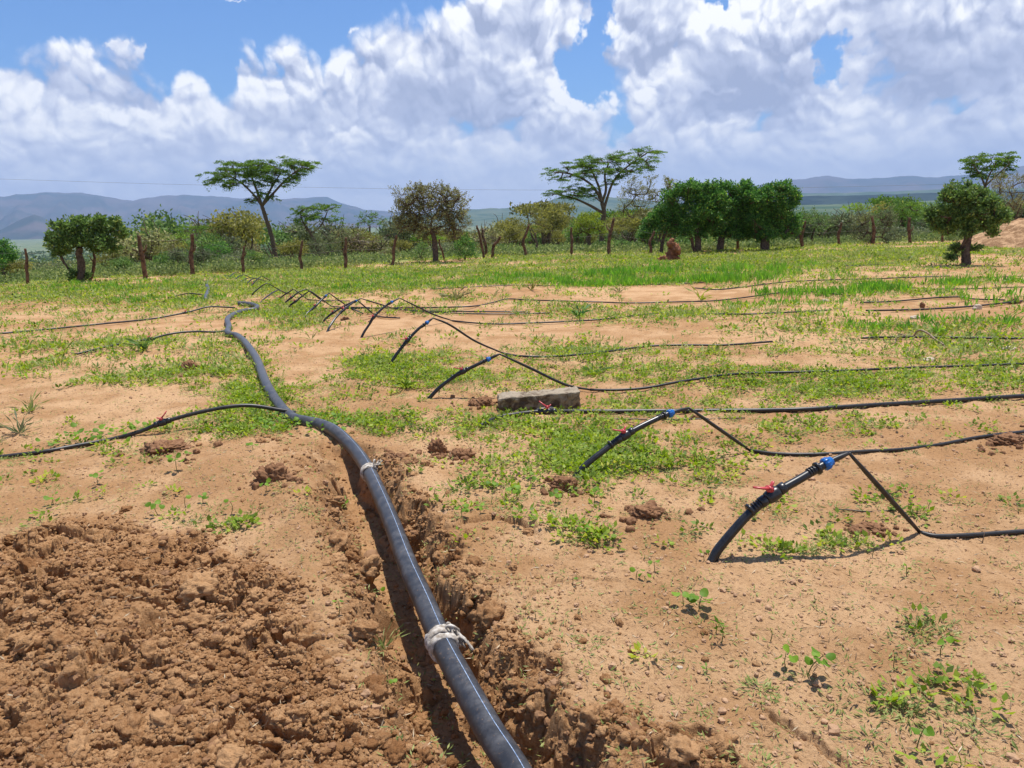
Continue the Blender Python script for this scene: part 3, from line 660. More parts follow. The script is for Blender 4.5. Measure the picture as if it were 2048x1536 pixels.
def riser(base, pts, apex, land_px, path, vpx, cpx, label, rP=0.018, rH=0.0115, mid=None, group='risers standing in a line up the field', extra=True):
    B = ground_hit(*base); L = ground_hit(*land_px)
    up = plane_pts(B, L, pts + [apex]); root = empty('drip_riser', B); tag(root, label, 'irrigation riser', group)
    ap = up[-1]
    sink = B + (B - up[0]).normalized() * 0.06
    line = smooth_line([sink, B] + up, 10)
    ci = None; far = rP < 0.0179
    # the stout pipe ends at the coupling, the thin hose goes on over the kink
    if cpx:
        ci = min(range(len(line)), key=lambda q: (to_px(*line[q])[0] - cpx[0]) ** 2 + (to_px(*line[q])[1] - cpx[1]) ** 2); ci = max(ci, 4)
    else: ci = int(len(line) * 0.8)
    s = Soup(); s.tube(line[:ci + 1], [rP * 1.12, rP * 1.05, rP, rP * 0.95, rP * 0.92], 14); child(s, 'riser_pipe', M['black'], root)
    if vpx:
        f = frame_at(line, *vpx); valve(root, *f, rP)
        if extra: collar(root, f[0] + f[1] * 0.155 * 0 - f[1] * rP * 5.2, -f[1], rP * 0.98)
    if cpx:
        c, t, s_, u = frame_at(line[:ci + 2], *cpx); coupling(root, c, t, s_, u, rP)
        if extra: collar(root, c - t * rP * 3.6, t, rP * 0.95)
    h = Soup(); g = smooth_line([L + Vector((0, 0, rH))] + [ground_hit(x, y, rH + (0.016 if y < 860 else 0.0)) for x, y in path], 5) if path else [L]
    dn = plane_pts(B, L, mid) if mid else []
    # kinked lay-flat hose: thin at the fold
    up_part = line[ci:]; h.tube(up_part, [rH * 1.1, rH * 1.1, rH, rH * 0.6], 10)
    down = smooth_line([ap] + dn + [L + Vector((0, 0, rH))], 8); h.tube(down, [rH * 0.6, rH, rH * 1.05, rH, rH * 0.7], 10)
    if path: h.tube(g, rH, 10, wob=0.02)
    child(h, 'drip_hose', M['hose'], root); return root
riser((1425, 1120), [(1437, 1098), (1470, 1058), (1500, 1026), (1545, 990), (1600, 958), (1655, 926)], (1698, 906), (1840, 1070), [(1872, 1072), (1930, 1071), (1990, 1067), (2060, 1062), (2200, 1050), (2500, 1032), (3100, 990)], (1543, 992), (1653, 928),
      'nearest black riser with red valve and blue coupling on bare sand', 0.0205, 0.012)
riser((1153, 951), [(1163, 938), (1195, 911), (1250, 871), (1300, 844), (1345, 825)], (1378, 816), (1499, 904), [(1560, 908), (1650, 908), (1720, 903), (1800, 899), (1880, 889), (1960, 874), (2060, 862), (2250, 840), (2600, 815), (3200, 770)], (1251, 870), (1343, 826),
      'second riser, bent over the bright green weeds beside a dark clod', 0.018, 0.0115)
riser((860, 795), [(877, 777), (903, 757), (926, 743), (955, 729), (982, 716)], (999, 708), (1180, 782), [(1230, 780), (1290, 776), (1350, 765), (1400, 757), (1450, 750), (1510, 746), (1600, 744), (1700, 741), (1800, 736), (1900, 733), (2060, 727), (2200, 722), (2600, 710), (3200, 690)], (926, 743), (978, 718),
      'riser whose hose comes down behind the stone block', 0.0165, 0.012, [(1060, 736), (1130, 769)])
riser((780, 730), [(792, 710), (806, 692), (820, 675), (838, 657), (853, 646)], (866, 636), (1005, 708), [(1040, 712), (1100, 713), (1160, 709), (1230, 701), (1300, 692), (1380, 690), (1450, 690), (1545, 683)], (816, 680), (854, 645),
      'riser just left of the stone block row with its long hose sloping right', 0.0165, 0.012, [(900, 650), (950, 682)])
riser((723, 675), [(729, 663), (740, 647), (748, 634), (765, 617), (782, 605)], (799, 596), (905, 643), [(950, 646), (1000, 648), (1060, 646), (1130, 643), (1210, 638), (1323, 626), (1415, 628), (1500, 628), (1610, 623), (1662, 620)], (748, 634), (785, 606),
      'tallest looking riser with a blue coupling, fifth from the near end', 0.0165, 0.012, [(840, 616), (870, 630)])
riser((655, 663), [(660, 652), (672, 635), (687, 620), (705, 606)], (722, 597), (787, 618), [(810, 620), (860, 622), (950, 623), (1060, 624)], (687, 620), (712, 602), 'sixth riser from the near end, crossing a thinner one', 0.0165, 0.012)
riser((644, 647), [(652, 637), (667, 625), (685, 614), (700, 606)], (714, 600), (750, 632), [(765, 634), (800, 636)], (667, 625), None, 'low riser leaning beneath a taller one, seventh from the near end', 0.016, 0.012, None)
riser((609, 635), [(616, 625), (630, 613), (645, 598)], (658, 586), (695, 614), [(710, 620), (726, 627)], (630, 614), (652, 593), 'eighth riser from the near end with a pale coupling at its peak', 0.0165, 0.012)
riser((573, 620), [(581, 610), (592, 602), (606, 591)], (620, 581), (662, 613), [(680, 614), (740, 615)], (590, 602), None, 'ninth riser from the near end, beside the yellow green weeds', 0.016, 0.011)
riser((564, 612), [(573, 603), (583, 595), (598, 584)], (613, 578), (650, 607), None, (583, 595), None, 'tenth riser from the near end, beside the yellow green weeds', 0.016, 0.011)
riser((549, 601), [(558, 598), (568, 590), (578, 584)], (587, 578), (615, 600), [(640, 601), (700, 602)], (559, 596), None, 'short eleventh riser with a red valve low on its side', 0.016, 0.011)
riser((520, 606), [(527, 599), (537, 591), (548, 584)], (557, 580), (582, 590), None, None, None, 'plain bare riser without valve, end of the middle group', 0.015, 0.011)
riser((502, 595), [(506, 587), (516, 578), (526, 570)], (535, 566), (575, 590), None, None, None, 'plain bare riser curving up behind the bright green patch', 0.015, 0.011)
for bx, by, ax_, ay, lx, ly, v, lab in [(497, 577, 523, 552, 548, 566, (505, 567), 'far riser, nearest of the crowded far cluster'), (487, 573, 509, 556, 540, 565, None, 'far riser, second of the crowded far cluster'),
      (472, 567, 501, 555, 525, 561, None, 'far riser, third of the crowded far cluster'), (462, 564, 487, 549, 505, 558, None, 'far riser, fourth of the crowded far cluster'),
      (455, 558, 473, 544, 490, 552, None, 'last but one far riser in front of the fence'), (440, 556, 454, 551, 470, 556, None, 'farthest and lowest riser in front of the fence')]:
    riser((bx, by), [((bx * 2 + ax_) / 3 - 1, (by * 2 + ay) / 3), ((bx + ax_ * 2) / 3 - 1, (by + ay * 2) / 3 - 1)], (ax_, ay), (lx, ly), None, v, None, lab, 0.016, 0.012, extra=False)

def hose_line(path, label, r, cat='hose', vpx=None, name='drip_hose', group=None, arc=None, rag_=None):
    """hose lying on the soil; arc = leading points standing clear of the ground, in the plane of its two ends"""
    P = []
    if arc: B = ground_hit(*arc[0]); B.z += PR; L = ground_hit(*path[0]); P = [B] + plane_pts(B, L, arc[1:])
    P += [ground_hit(x, y, r * 0.9 + (0.018 if y < 780 else 0.004)) for x, y in path]
    line = smooth_line(P, 8); root = empty(name, line[0]); tag(root, label, cat, group)
    s = Soup(); s.tube(line, r, 12, wob=0.01); child(s, 'hose', M['hose'], root)
    if vpx: f = frame_at(line, *vpx); valve(root, *f, max(r * 1.15, 0.014))
    return root
g1 = 'branch hoses curving off the supply pipe to the left'
hose_line([(150, 892), (90, 903), (0, 914), (-120, 930)], 'black branch hose with red valve arching from the pipe over leafy seedlings', 0.0155, 'branch hose', (325, 845), 'branch_hose', g1, [(592, 836), (560, 820), (490, 811), (410, 822), (325, 845), (280, 863), (225, 878)])
hose_line([(215, 693), (150, 709)], 'shorter branch hose with red valve ending in the weeds left of the pipe', 0.0145, 'branch hose', (298, 677), 'branch_hose', g1, [(452, 668), (425, 664), (390, 663), (345, 667), (298, 678)])
hose_line([(200, 648), (100, 658), (0, 667), (-120, 676)], 'long branch hose with a dark valve running to the left edge of the field', 0.0145, 'branch hose', (372, 625), 'branch_hose', g1, [(470, 620), (445, 614), (415, 614), (372, 625), (300, 638)])
hose_line([(345, 594), (338, 597)], 'short far branch hose arching beside the far grey pipe', 0.013, 'branch hose', None, 'branch_hose', g1, [(412, 596), (400, 589), (375, 587)])
hose_line([(412, 570), (390, 569), (358, 570)], 'far branch hose lying flat at the far grey pipe', 0.012, 'branch hose', None, 'branch_hose', g1)
hose_line([(418, 562), (400, 562), (382, 563)], 'farthest branch hose at the end of the grey pipe', 0.012, 'branch hose', None, 'branch_hose', g1)
hose_line([(962, 852), (975, 844), (1000, 834), (1030, 829), (1060, 825), (1095, 823), (1200, 823), (1350, 822), (1500, 821), (1600, 819), (1700, 813), (1800, 807), (1900, 801), (2060, 791), (2250, 780), (2600, 762), (3200, 730)],
          'thick black hose with red valve lying flat in front of the stone block', 0.018, 'hose', (1095, 823), 'drip_hose')
gd = 'thin black drip hoses lying across the far field'
for pth, lab, r in [([(588, 632), (600, 622), (640, 617), (700, 617), (770, 616), (870, 615), (950, 612), (985, 605), (1015, 598), (1060, 600), (1130, 602), (1200, 604), (1260, 606), (1340, 604), (1420, 602), (1480, 596), (1540, 588), (1590, 583), (1640, 585), (1700, 591)], 'drip hose snaking right from the middle risers over a low sand ridge', 0.008),
      ([(1722, 676), (1800, 674), (1900, 675), (2048, 677), (2150, 678)], 'drip hose running past the curved dry twig to the right edge', 0.009),
      ([(1732, 621), (1800, 620), (1878, 617), (1960, 611), (2044, 602), (2150, 590)], 'drip hose with dark clods on it, right of the pale stones', 0.009),
      ([(1720, 605), (1780, 603), (1830, 599), (1878, 595), (1920, 594), (1950, 598), (2010, 600)], 'wavy drip hose above the one with dark clods', 0.008),
      ([(1390, 576), (1437, 579), (1500, 572), (1560, 565), (1600, 562), (1680, 559), (1760, 557), (1834, 554), (1900, 552)], 'drip hose curving through the bright crop on the right', 0.008),
      ([(1250, 570), (1340, 568), (1400, 565), (1445, 561)], 'drip hose along the front edge of the bright crop', 0.007),
      ([(1386, 544), (1456, 540), (1520, 537)], 'short drip hose inside the bright green crop', 0.007), ([(1334, 532), (1370, 528), (1417, 525), (1491, 524)], 'short drip hose just in front of the termite mound', 0.007),
      ([(1640, 532), (1714, 531), (1800, 526)], 'far short drip hose left of the round right tree', 0.007), ([(636, 566), (690, 564), (741, 564)], 'short hose lying in sand behind the middle risers', 0.008),
      ([(820, 622), (900, 626), (1000, 628), (1100, 626)], 'drip hose lying straight beyond the fifth riser', 0.007), ([(1162, 838), (1250, 838), (1350, 839), (1420, 837), (1490, 836)], 'thin loose tube parallel to the thick flat hose', 0.004),
      ([(1667, 1018), (1700, 1020), (1740, 1023), (1793, 1020)], 'thin loose tube lying under the hose of the nearest riser', 0.0028), ([(860, 578), (960, 573), (1040, 570), (1120, 572)], 'drip hose through sand in front of the left crop rows', 0.006),
      ([(1700, 565), (1800, 574), (1900, 578), (2048, 574)], 'drip hose between the right crop tufts', 0.006), ([(1880, 560), (1960, 556), (2048, 552)], 'farthest drip hose at the right edge', 0.006)]:
    o = hose_line(pth, lab, r * (1.55 if r > 0.0045 else 1.2), 'drip hose', None, 'drip_hose', gd)
    
# ------------------------------------------------------------------ stones, clods, block, twig
def ico():
    t = (1 + 5 ** 0.5) / 2; V = [(-1, t, 0), (1, t, 0), (-1, -t, 0), (1, -t, 0), (0, -1, t), (0, 1, t), (0, -1, -t), (0, 1, -t), (t, 0, -1), (t, 0, 1), (-t, 0, -1), (-t, 0, 1)]
    F = [(0, 11, 5), (0, 5, 1), (0, 1, 7), (0, 7, 10), (0, 10, 11), (1, 5, 9), (5, 11, 4), (11, 10, 2), (10, 7, 6), (7, 1, 8), (3, 9, 4), (3, 4, 2), (3, 2, 6), (3, 6, 8), (3, 8, 9), (4, 9, 5), (2, 4, 11), (6, 2, 10), (8, 6, 7), (9, 8, 1)]
    return unit(np.array(V, float)), F
def sphere(n):
    V, F = ico(); V = [tuple(v) for v in V]
    for _ in range(n):
        c = {}; G = []
        def mid(a, b):
            k = (min(a, b), max(a, b))
            if k not in c: v = unit(np.array(V[a]) + np.array(V[b])); V.append(tuple(v)); c[k] = len(V) - 1
            return c[k]
        for a, b_, d in F: x, y, z = mid(a, b_), mid(b_, d), mid(d, a); G += [(a, x, z), (b_, y, x), (d, z, y), (x, y, z)]
        F = G
    return np.array(V), np.array(F)
SP4 = sphere(4); SP3 = sphere(3); SP1 = sphere(1)
def n3(V, f, s): return perlin(V[:, 0] * f + V[:, 2] * f * 0.7, V[:, 1] * f - V[:, 2] * f * 0.6, s) + perlin(V[:, 2] * f, V[:, 0] * f * 0.8 + 3, s + 1)
def rock(px, py, wpx, hpx, name, label, cat, mat, rough, group=None, deep=0.62, seed=None, smooth=True):
    c = ground_hit(px, py); dpt = (c - Vector((0, 0, CAM_H))).length; w = wpx * dpt / FPX / 2; h = hpx * dpt / FPX * (0.55 if rough > 1 else 0.55); w *= 0.78 if rough > 1 else 1.0
    V, F = SP4 if wpx > 25 else SP3; sd = int(px * 7 + py) if seed is None else seed
    n = n3(V, 1.3, sd) * 0.16 + n3(V, 3.1, sd + 5) * 0.12 * rough + n3(V, 7.5, sd + 9) * 0.10 * rough + n3(V, 17, sd + 13) * 0.035 * rough
    f1, f2, cc_ = worley(V[:, 0] * 3 + V[:, 2] * 2, V[:, 1] * 3 - V[:, 2] * 2, sd); n = n + (0.35 - f1) * 0.10 * rough
    P = V * (1 + n)[:, None] * np.array([w, w * deep, h]); P[:, 2] += h * 0.3
    m = np_mesh(name, P, [F], {'tone': np.zeros(len(P))}, smooth); o = link(name, m, mat); o.location = (c.x, c.y + w * deep * 0.5, c.z); o.rotation_euler.z = rng.uniform(-0.4, 0.4)
    return tag(o, label, cat, group)
gc = 'dark broken soil clods'
for px, py, w, h, lab in [(545, 968, 84, 46, 'big dark soil clod left of the trench, above the heap'), (328, 906, 104, 26, 'wide dark clod pile below the left valve'), (874, 906, 46, 34, 'dark upright clod right of the pipe bend'),
      (924, 918, 58, 26, 'dark flat clod beside the upright one right of the pipe'), (1129, 978, 70, 30, 'round dark clod at the foot of the second riser'), (1292, 1034, 84, 24, 'dark clod heap between the trench and the nearest riser'),
      (1740, 1060, 54, 13, 'small brown clod under the hose of the nearest riser'), (2022, 888, 76, 18, 'dark clod heap at the right edge beside a hose'), (378, 742, 40, 26, 'brown clod left of the far pipe bend'),
      (962, 812, 62, 20, 'dark hollow clod left of the stone block'), (392, 906, 18, 10, 'small dark clod at the end of the wide pile'), (1390, 838, 26, 9, 'dark scrap of clod below the thick flat hose'), (690, 640, 22, 8, 'brown clod among the middle risers'),
      (2030, 607, 28, 10, 'dark clod on a drip hose at the right edge'), (1845, 616, 10, 14, 'small upright dark clod on a drip hose'), (800, 925, 60, 22, 'crumbling clod on the right lip of the trench')]:
    rock(px, py, w, h, 'soil_clod', lab, 'clod', M['clod'], 1.5, gc)
gs = 'pale field stones'
for px, py, w, h, lab in [(1651, 604, 17, 8, 'pale oval stone on sand at the end of a drip hose'), (1832, 638, 17, 9, 'tan flat stone below the clod strewn hose'), (1983, 694, 15, 8, 'pink stone left of the white stone'), (2020, 700, 24, 8, 'flat white stone in bright grass at the right'),
      (1859, 723, 22, 9, 'pale yellow stone above the long right hose'), (1956, 619, 15, 12, 'brown knobbly stone on a drip hose'), (1956, 646, 12, 5, 'small white stone right of the tan one'), (1948, 688, 10, 5, 'tiny white stone near the dry twig'), (1663, 762, 10, 6, 'tiny white stone under the long right hose'),
      (1092, 823, 44, 13, 'flat pinkish stone under the valve of the thick hose'), (1885, 692, 16, 9, 'round tan stone at the foot of the dry twig'), (1360, 1338, 12, 7, 'small tan pebble in the bare right foreground')]:
    rock(px, py, w, h, 'field_stone', lab, 'stone', M['stone'], 0.35, gs, 0.7)
# stone block
c = ground_hit(1079, 822); dpt = c.length; W, H, Dp = 168 * dpt / FPX, 0.175, 0.20
ns = 60; g = np.linspace(-0.5, 0.5, ns)
def face(u, v, w_, ax): return u, v
V_, F_ = [], []; s = Soup()
for (a, b_, cx) in (((1, 0, 0), (0, 0, 1), (0, -1, 0)), ((-1, 0, 0), (0, 0, 1), (0, 1, 0)), ((1, 0, 0), (0, 1, 0), (0, 0, 1)), ((0, 1, 0), (0, 0, 1), (1, 0, 0)), ((0, -1, 0), (0, 0, 1), (-1, 0, 0))):
    uu, vv = np.meshgrid(g, g, indexing='ij'); P = uu.ravel()[:, None] * np.array(a) + vv.ravel()[:, None] * np.array(b_) + 0.5 * np.array(cx)
    P = P * np.array([W, Dp, H]); ln = np.abs(P / (np.array([W, Dp, H]) / 2)); 
    q_ = np.array([W, Dp, H]) / 2 - 0.009; inner = np.clip(P, -q_, q_); dd = P - inner; P = inner + dd / (np.linalg.norm(dd, axis=1)[:, None] + 1e-9) * 0.009
    nn = n3(P, 9, 3) * 0.006 + n3(P, 25, 5) * 0.006 + n3(P, 60, 7) * 0.003; P = P + (dd / (np.linalg.norm(dd, axis=1)[:, None] + 1e-9)) * nn[:, None]
    i, j = np.meshgrid(np.arange(ns - 1), np.arange(ns - 1), indexing='ij'); s.add(P, np.stack([i * ns + j, (i + 1) * ns + j, (i + 1) * ns + j + 1, i * ns + j + 1], -1).reshape(-1, 4))
m, nt, b = mat_new('weathered_concrete'); v = obj_co(nt); n1 = noise(nt, v, 9, 6, 0.65, dist=1.2)
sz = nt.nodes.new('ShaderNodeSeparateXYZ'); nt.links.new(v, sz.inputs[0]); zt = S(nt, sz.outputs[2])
cc_ = mixc(nt, n1.smooth(0.42, 0.6), (0.085, 0.050, 0.028), (0.28, 0.20, 0.12)); cc_ = mixc(nt, (zt + (n1 - 0.5) * 0.14).smooth(0.055, 0.10), cc_, (0.33, 0.27, 0.19))  # mottled weathered stone; the paler top paints sunlight on the upper face
nt.links.new(cc_, b.inputs['Base Color']); b.inputs['Roughness'].default_value = 0.95; bump(nt, b, noise(nt, v, 45, 6, 0.7), 0.8, 0.01)
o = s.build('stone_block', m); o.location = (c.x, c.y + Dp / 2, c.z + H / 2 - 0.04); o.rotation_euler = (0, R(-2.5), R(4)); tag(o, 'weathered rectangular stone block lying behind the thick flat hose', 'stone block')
tw = Soup(); B = ground_hit(1820, 676); L = ground_hit(1893, 698)
tw.tube(smooth_line([B + Vector((0, 0, .01))] + plane_pts(B, L, [(1828, 671), (1835, 662), (1845, 661), (1858, 668), (1872, 680), (1885, 688)]) + [L], 6), [0.007, 0.012, 0.012, 0.007], 7, wob=0.08)
tw.tube([ground_hit(1790, 690, 0.005), ground_hit(1792, 676, 0.04), ground_hit(1800, 668, 0.05), ground_hit(1826, 675, 0.01)], [0.008, 0.01, 0.008], 6, wob=0.1)
tag(tw.build('dry_twig', M['twig']), 'bare curved dry twig arching over a drip hose', 'twig')
tw = Soup(); B = ground_hit(1965, 1085); tw.tube([B, B + Vector((0.003, 0, 0.03)), B + Vector((0.012, 0.01, 0.075))], [0.003, 0.002, 0.001], 5); tw.tube([B, B + Vector((-0.02, 0, 0.015)), B + Vector((-0.03, 0.01, 0.012))], [0.003, 0.001], 5)
tag(tw.build('dry_twig', M['twig']), 'tiny dry stalk stuck up under the hose at the right edge', 'twig')

# ------------------------------------------------------------------ fence of crooked posts and two wires
Fc = ground_hit(1053, 514); fence = empty('wire_fence', Fc); tag(fence, 'fence of crooked bare wooden posts with thin wires across the far edge of the field', 'fence')
tops = []
for (bx, by, mx_, my, tx, ty, w) in POSTS:
    B = ground_hit(bx, by); dpt = B.y; nrm = lambda px, py: (lambda d: Vector((d.x * dpt / d.y, dpt, CAM_H + d.z * dpt / d.y)))(ray(px, py))
    Mi, To = nrm(mx_, my), nrm(tx, ty); r = w * dpt / FPX * 0.36; ln = smooth_line([B - Vector((0, 0, 0.15)), B, B.lerp(Mi, 0.5) + Vector((rng.normal(0, r * .4), 0, 0)), Mi, Mi.lerp(To, 0.5) + Vector((rng.normal(0, r * .5), rng.normal(0, r * .5), 0)), To], 5)
    s = Soup(); s.tube(ln, [r * 1.15, r * 1.1, r, r * 1.1, r * 0.9, r * 0.75], 9, wob=0.09)
    if rng.random() < 0.22 or (bx in (291, 386)):
        a = ln[int(len(ln) * rng.uniform(0.55, 0.8))]; sg = rng.choice([-1, 1]); s.tube([a, a + Vector((sg * r * 2.0, 0, r * 1.8)), a + Vector((sg * r * 2.8, 0, r * 4.2))], [r * 0.6, r * 0.45, r * 0.25], 6, wob=0.1)
    child(s, 'post', M['post'], fence); tops.append((Mi, To))
tops.sort(key=lambda q: q[0].x)
for hgt in (0.2, 0.75):
    s = Soup(); P = [a.lerp(b_, hgt) for a, b_ in tops]; pts_ = [P[0] + (P[0] - P[1])]
    for a, b_ in zip(P[:-1], P[1:]):
        pts_ += [a, a.lerp(b_, 0.5) - Vector((0, 0, 0.02 * (b_ - a).length))]
    s.tube(pts_ + [P[-1], P[-1] * 2 - P[-2]], 0.0028, 4); child(s, 'wire', M['wire'], fence)
# power line
dpw = 170.0; P = []
for px, py in [(-300, 350), (0, 358), (320, 368), (640, 375), (900, 379), (1180, 380), (1500, 377), (1800, 371), (2300, 358)]:
    d = ray(px, py); P.append(Vector((d.x * dpw / d.y, dpw, CAM_H + d.z * dpw / d.y)))
s = Soup(); s.tube(smooth_line(P, 5), 0.022, 5); tag(s.build('power_line', M['wire']), 'single thin overhead cable sagging across the sky above the hills', 'cable')
# termite mound and its stump
c = ground_hit(1346, 522); s = Soup(); k = c.length / FPX
s.tube(smooth_line([c + Vector((0, 0, -0.1)), c + Vector((-2 * k, 0, 10 * k)), c + Vector((3 * k, 0, 22 * k)), c + Vector((-4 * k, 0, 34 * k)), c + Vector((0, 0, 43 * k))], 9), [17 * k, 14 * k, 11 * k, 10 * k, 13 * k, 7 * k, 8 * k, 5 * k, 2.5 * k], 22, wob=0.17)
tag(s.build('termite_mound', M['termite']), 'knobbly red earth termite tower at the far edge of the field', 'termite mound')
rock(1326, 524, 26, 16, 'termite_mound', 'low dark red earth stump beside the termite tower', 'termite mound', M['termite'], 1.2)
# spoil heap at the right edge
c = at_r(2085, 36.0, 470); k = 36 / FPX; n = 70; xs = np.linspace(-1, 1, n); X_, Y_ = np.meshgrid(xs, xs); q_ = np.hypot(X_, Y_)
Z_ = np.clip(1 - q_ ** 1.5, -0.2, 1) * 46 * k + (fbm(X_ * 3, Y_ * 3, 4, 5, 0.6) * 8 * k) * (1 - q_).clip(0, 1)
i, j = np.meshgrid(np.arange(n - 1), np.arange(n - 1), indexing='ij'); m, nt, b = mat_new('heaped_tan_earth'); v = obj_co(nt)
nt.links.new(mixc(nt, noise(nt, v, 3.5, 7, 0.7).smooth(0.42, 0.62), (0.27, 0.145, 0.062), (0.56, 0.34, 0.175)), b.inputs['Base Color']); b.inputs['Roughness'].default_value = 1; bump(nt, b, noise(nt, v, 12, 6, 0.7), 1.0, 0.08)
o = link('earth_heap', np_mesh('earth_heap', np.stack([X_.ravel() * 135 * k, Y_.ravel() * 3.0, Z_.ravel()], 1), [np.stack([i * n + j, i * n + j + 1, (i + 1) * n + j + 1, (i + 1) * n + j], -1).reshape(-1, 4)]), m); o.location = c - Vector((0, 0, 0.05)); tag(o, 'tan heap of bare dug earth behind the round right tree', 'earth heap')

# ------------------------------------------------------------------ trees and bushes
def limb(s, a, b_, r0, r1, bend=0.15, n=7, gnarl=0.0):
    a, b_ = Vector(a), Vector(b_); L = (b_ - a).length; off = Vector(rng.normal(0, bend, 3)) * L
    P = []
    for t in np.linspace(0, 1, n): P.append(a.lerp(b_, t) + off * math.sin(math.pi * t) + Vector(rng.normal(0, 1, 3)) * L * gnarl * math.sin(math.pi * t))
    s.tube(P, [r0, (r0 + r1) / 2, r1], 7, wob=0.05, cap=False); return P
def tree(name, px, rdist, trunk, clusters, leaf, label, cat='tree', group=None, bark='bark', lsz=0.10, per=260, tr=7, flat_=False, lift=0.0, spiky=0, forks=None, at=None, shell=0.45, laspect=0.5):
    """trunk: photo pixels from the ground up; clusters: (x, y, rx, ry[, depth offset]) in photo pixels"""
    B = ground_hit(px[0], px[1]) if rdist is None else at_r(px[0], rdist, px[1])
    dpt = B.y; k = math.hypot(B.x, B.y) / FPX * math.cos(math.atan2(B.x, B.y)) ; k = dpt / FPX
    bx, by = to_px(B.x, B.y, B.z); ox, oy = bx - px[0], by - px[1]      # a tree set farther back keeps its shape on its own ground
    def W(x, y, dy=0.0): d = ray(x, y); return Vector((d.x * dpt / d.y, dpt + dy, CAM_H + d.z * dpt / d.y))
    root = empty(name, B); tag(root, label, cat, group)
    s = Soup(); T = [W(x, y) for x, y in trunk]; T[0] = B.copy(); T.insert(0, B - Vector((0, 0, 0.2))); rt = tr * k * 0.40
    tl = smooth_line(T, 6); s.tube(tl, [rt * 1.5, rt * 1.15, rt, rt * 0.9, rt * 0.8], 10, wob=0.06); top_ = tl[-1]
    f = Soup()
    CL = []
    for c in clusters:
        x, y, rx, ry = c[:4]; dy = c[4] if len(c) > 4 else rng.uniform(-0.7, 0.7) * max(rx, 18) * k
        CL.append((W(x, y, dy), rx * k, ry * k))
    hubs = [top_]
    for fk in forks or []:
        fl_ = smooth_line([W(x, y, dy_) for (x, y), dy_ in zip(fk, np.linspace(0, rng.uniform(-1, 1) * 18 * k, len(fk)))], 4)
        s.tube(fl_, [rt * 0.62, rt * 0.45, rt * 0.25], 8, wob=0.05); hubs += fl_[len(fl_) // 3:]
    for C, a, c_ in CL:
        start = min(hubs, key=lambda h: (h - C).length + (0.4 * max(h.z - C.z, 0))) if not flat_ else min(hubs, key=lambda h: (h - C).length + 0.6 * max(h.z - C.z, 0))
        P = limb(s, start, C - Vector((0, 0, c_ * 0.6)), rt * (0.42 if not flat_ else 0.30), rt * (0.14 if not flat_ else 0.09), 0.10 if not flat_ else 0.06, 7, 0.02); hubs.append(P[3]); hubs.append(P[5])
        for q_ in range(5 if not flat_ else 8):
            e = C + Vector((rng.uniform(-.85, .85) * a, rng.uniform(-.85, .85) * a, rng.uniform(-0.5, .6) * c_)); limb(s, P[rng.integers(3, 7)], e, rt * 0.13, rt * 0.04, 0.12, 5, 0.02)
        lsz_ = lsz * 0.74; n = int(1.75 * per * max(a / k / 20, 0.4) * max(c_ / k / 14, 0.45))
        dirs = rand_dirs(n); rad = rng.random(n) ** shell; sub = rng.integers(0, 9, n)
        lumps = np.clip(rng.normal(0, 0.30, (9, 3)), -0.5, 0.5); Pn = dirs * rad[:, None] * 0.82 + lumps[sub] * 0.75
        if flat_: Pn = dirs * rad[:, None] * np.array([.42, .42, .30]) + lumps[sub] * np.array([2.1, 2.1, 1.9]); Pn[:, 2] -= 0.22 * (Pn[:, 0] ** 2 + Pn[:, 1] ** 2) + np.where(rng.random(n) < 0.12, rng.random(n) * 1.6, 0)
        Pn = Pn * np.array([a, a, c_]) + np.array(C)
        out = unit(Pn - np.array(C)); D = unit(out * (0.5 if not flat_ else 0.8) + rng.standard_normal((n, 3)) * (0.8 if not flat_ else np.array([0.8, 0.8, 0.3])) + np.array([0, 0, 0.25 if not flat_ else 0.0])); Ud = side_of(D)
        L_ = lsz_ * rng.uniform(0.6, 1.4, n); f.leaves(Pn, D, Ud, L_, L_ * laspect, np.clip(rng.normal(0.45, 0.22, n) + 0.35 * lumps[sub][:, 0], 0, 1))
        for q_ in range(spiky):                                   # bare twigs poking out with a few leaves
            dd = unit(rng.normal(0, 1, 3) + np.array([0, 0, 0.7])); e = Vector(np.array(C) + dd * np.array([a, a, c_]) * rng.uniform(1.15, 1.65)); P = limb(s, C, e, rt * 0.07, rt * 0.03, 0.08, 6)
            m_ = 22; tt = rng.uniform(0.5, 1, m_); PP = np.array(C)[None] * (1 - tt[:, None]) + np.array(e)[None] * tt[:, None] + rng.normal(0, 0.03, (m_, 3)); D = rand_dirs(m_, 0.5); f.leaves(PP, D, side_of(D), np.full(m_, lsz * 0.9), np.full(m_, lsz * laspect * 0.9), rng.random(m_))
    child(s, 'trunk', M[bark], root); child(f, 'crown', M[leaf], root); return root

def spread(x0, x1, y0, y1, n, rx, ry, shape=None):
    L = []
    for t in range(n):
        best = -1
        for _ in range(5):                                       # evenly scattered: keep the candidate farthest from the others
            a_, b_ = rng.uniform(x0, x1), rng.uniform(y0, y1)
            if shape is not None and not shape(a_, b_): continue
            d_ = min([math.hypot(a_ - q[0], b_ - q[1]) for q in L], default=99)
            if d_ > best: best, x, y = d_, a_, b_
        if best < 0: continue
        q_ = rng.uniform(0.55, 1.35); L.append((x, y, rx * q_ * rng.uniform(0.85, 1.15), ry * q_ * rng.uniform(0.85, 1.15)))
    return L
def ell(x0, x1, y0, y1): return lambda x, y: ((x - (x0 + x1) / 2) / ((x1 - x0) / 2)) ** 2 + ((y - (y0 + y1) / 2) / ((y1 - y0) / 2)) ** 2 < 1
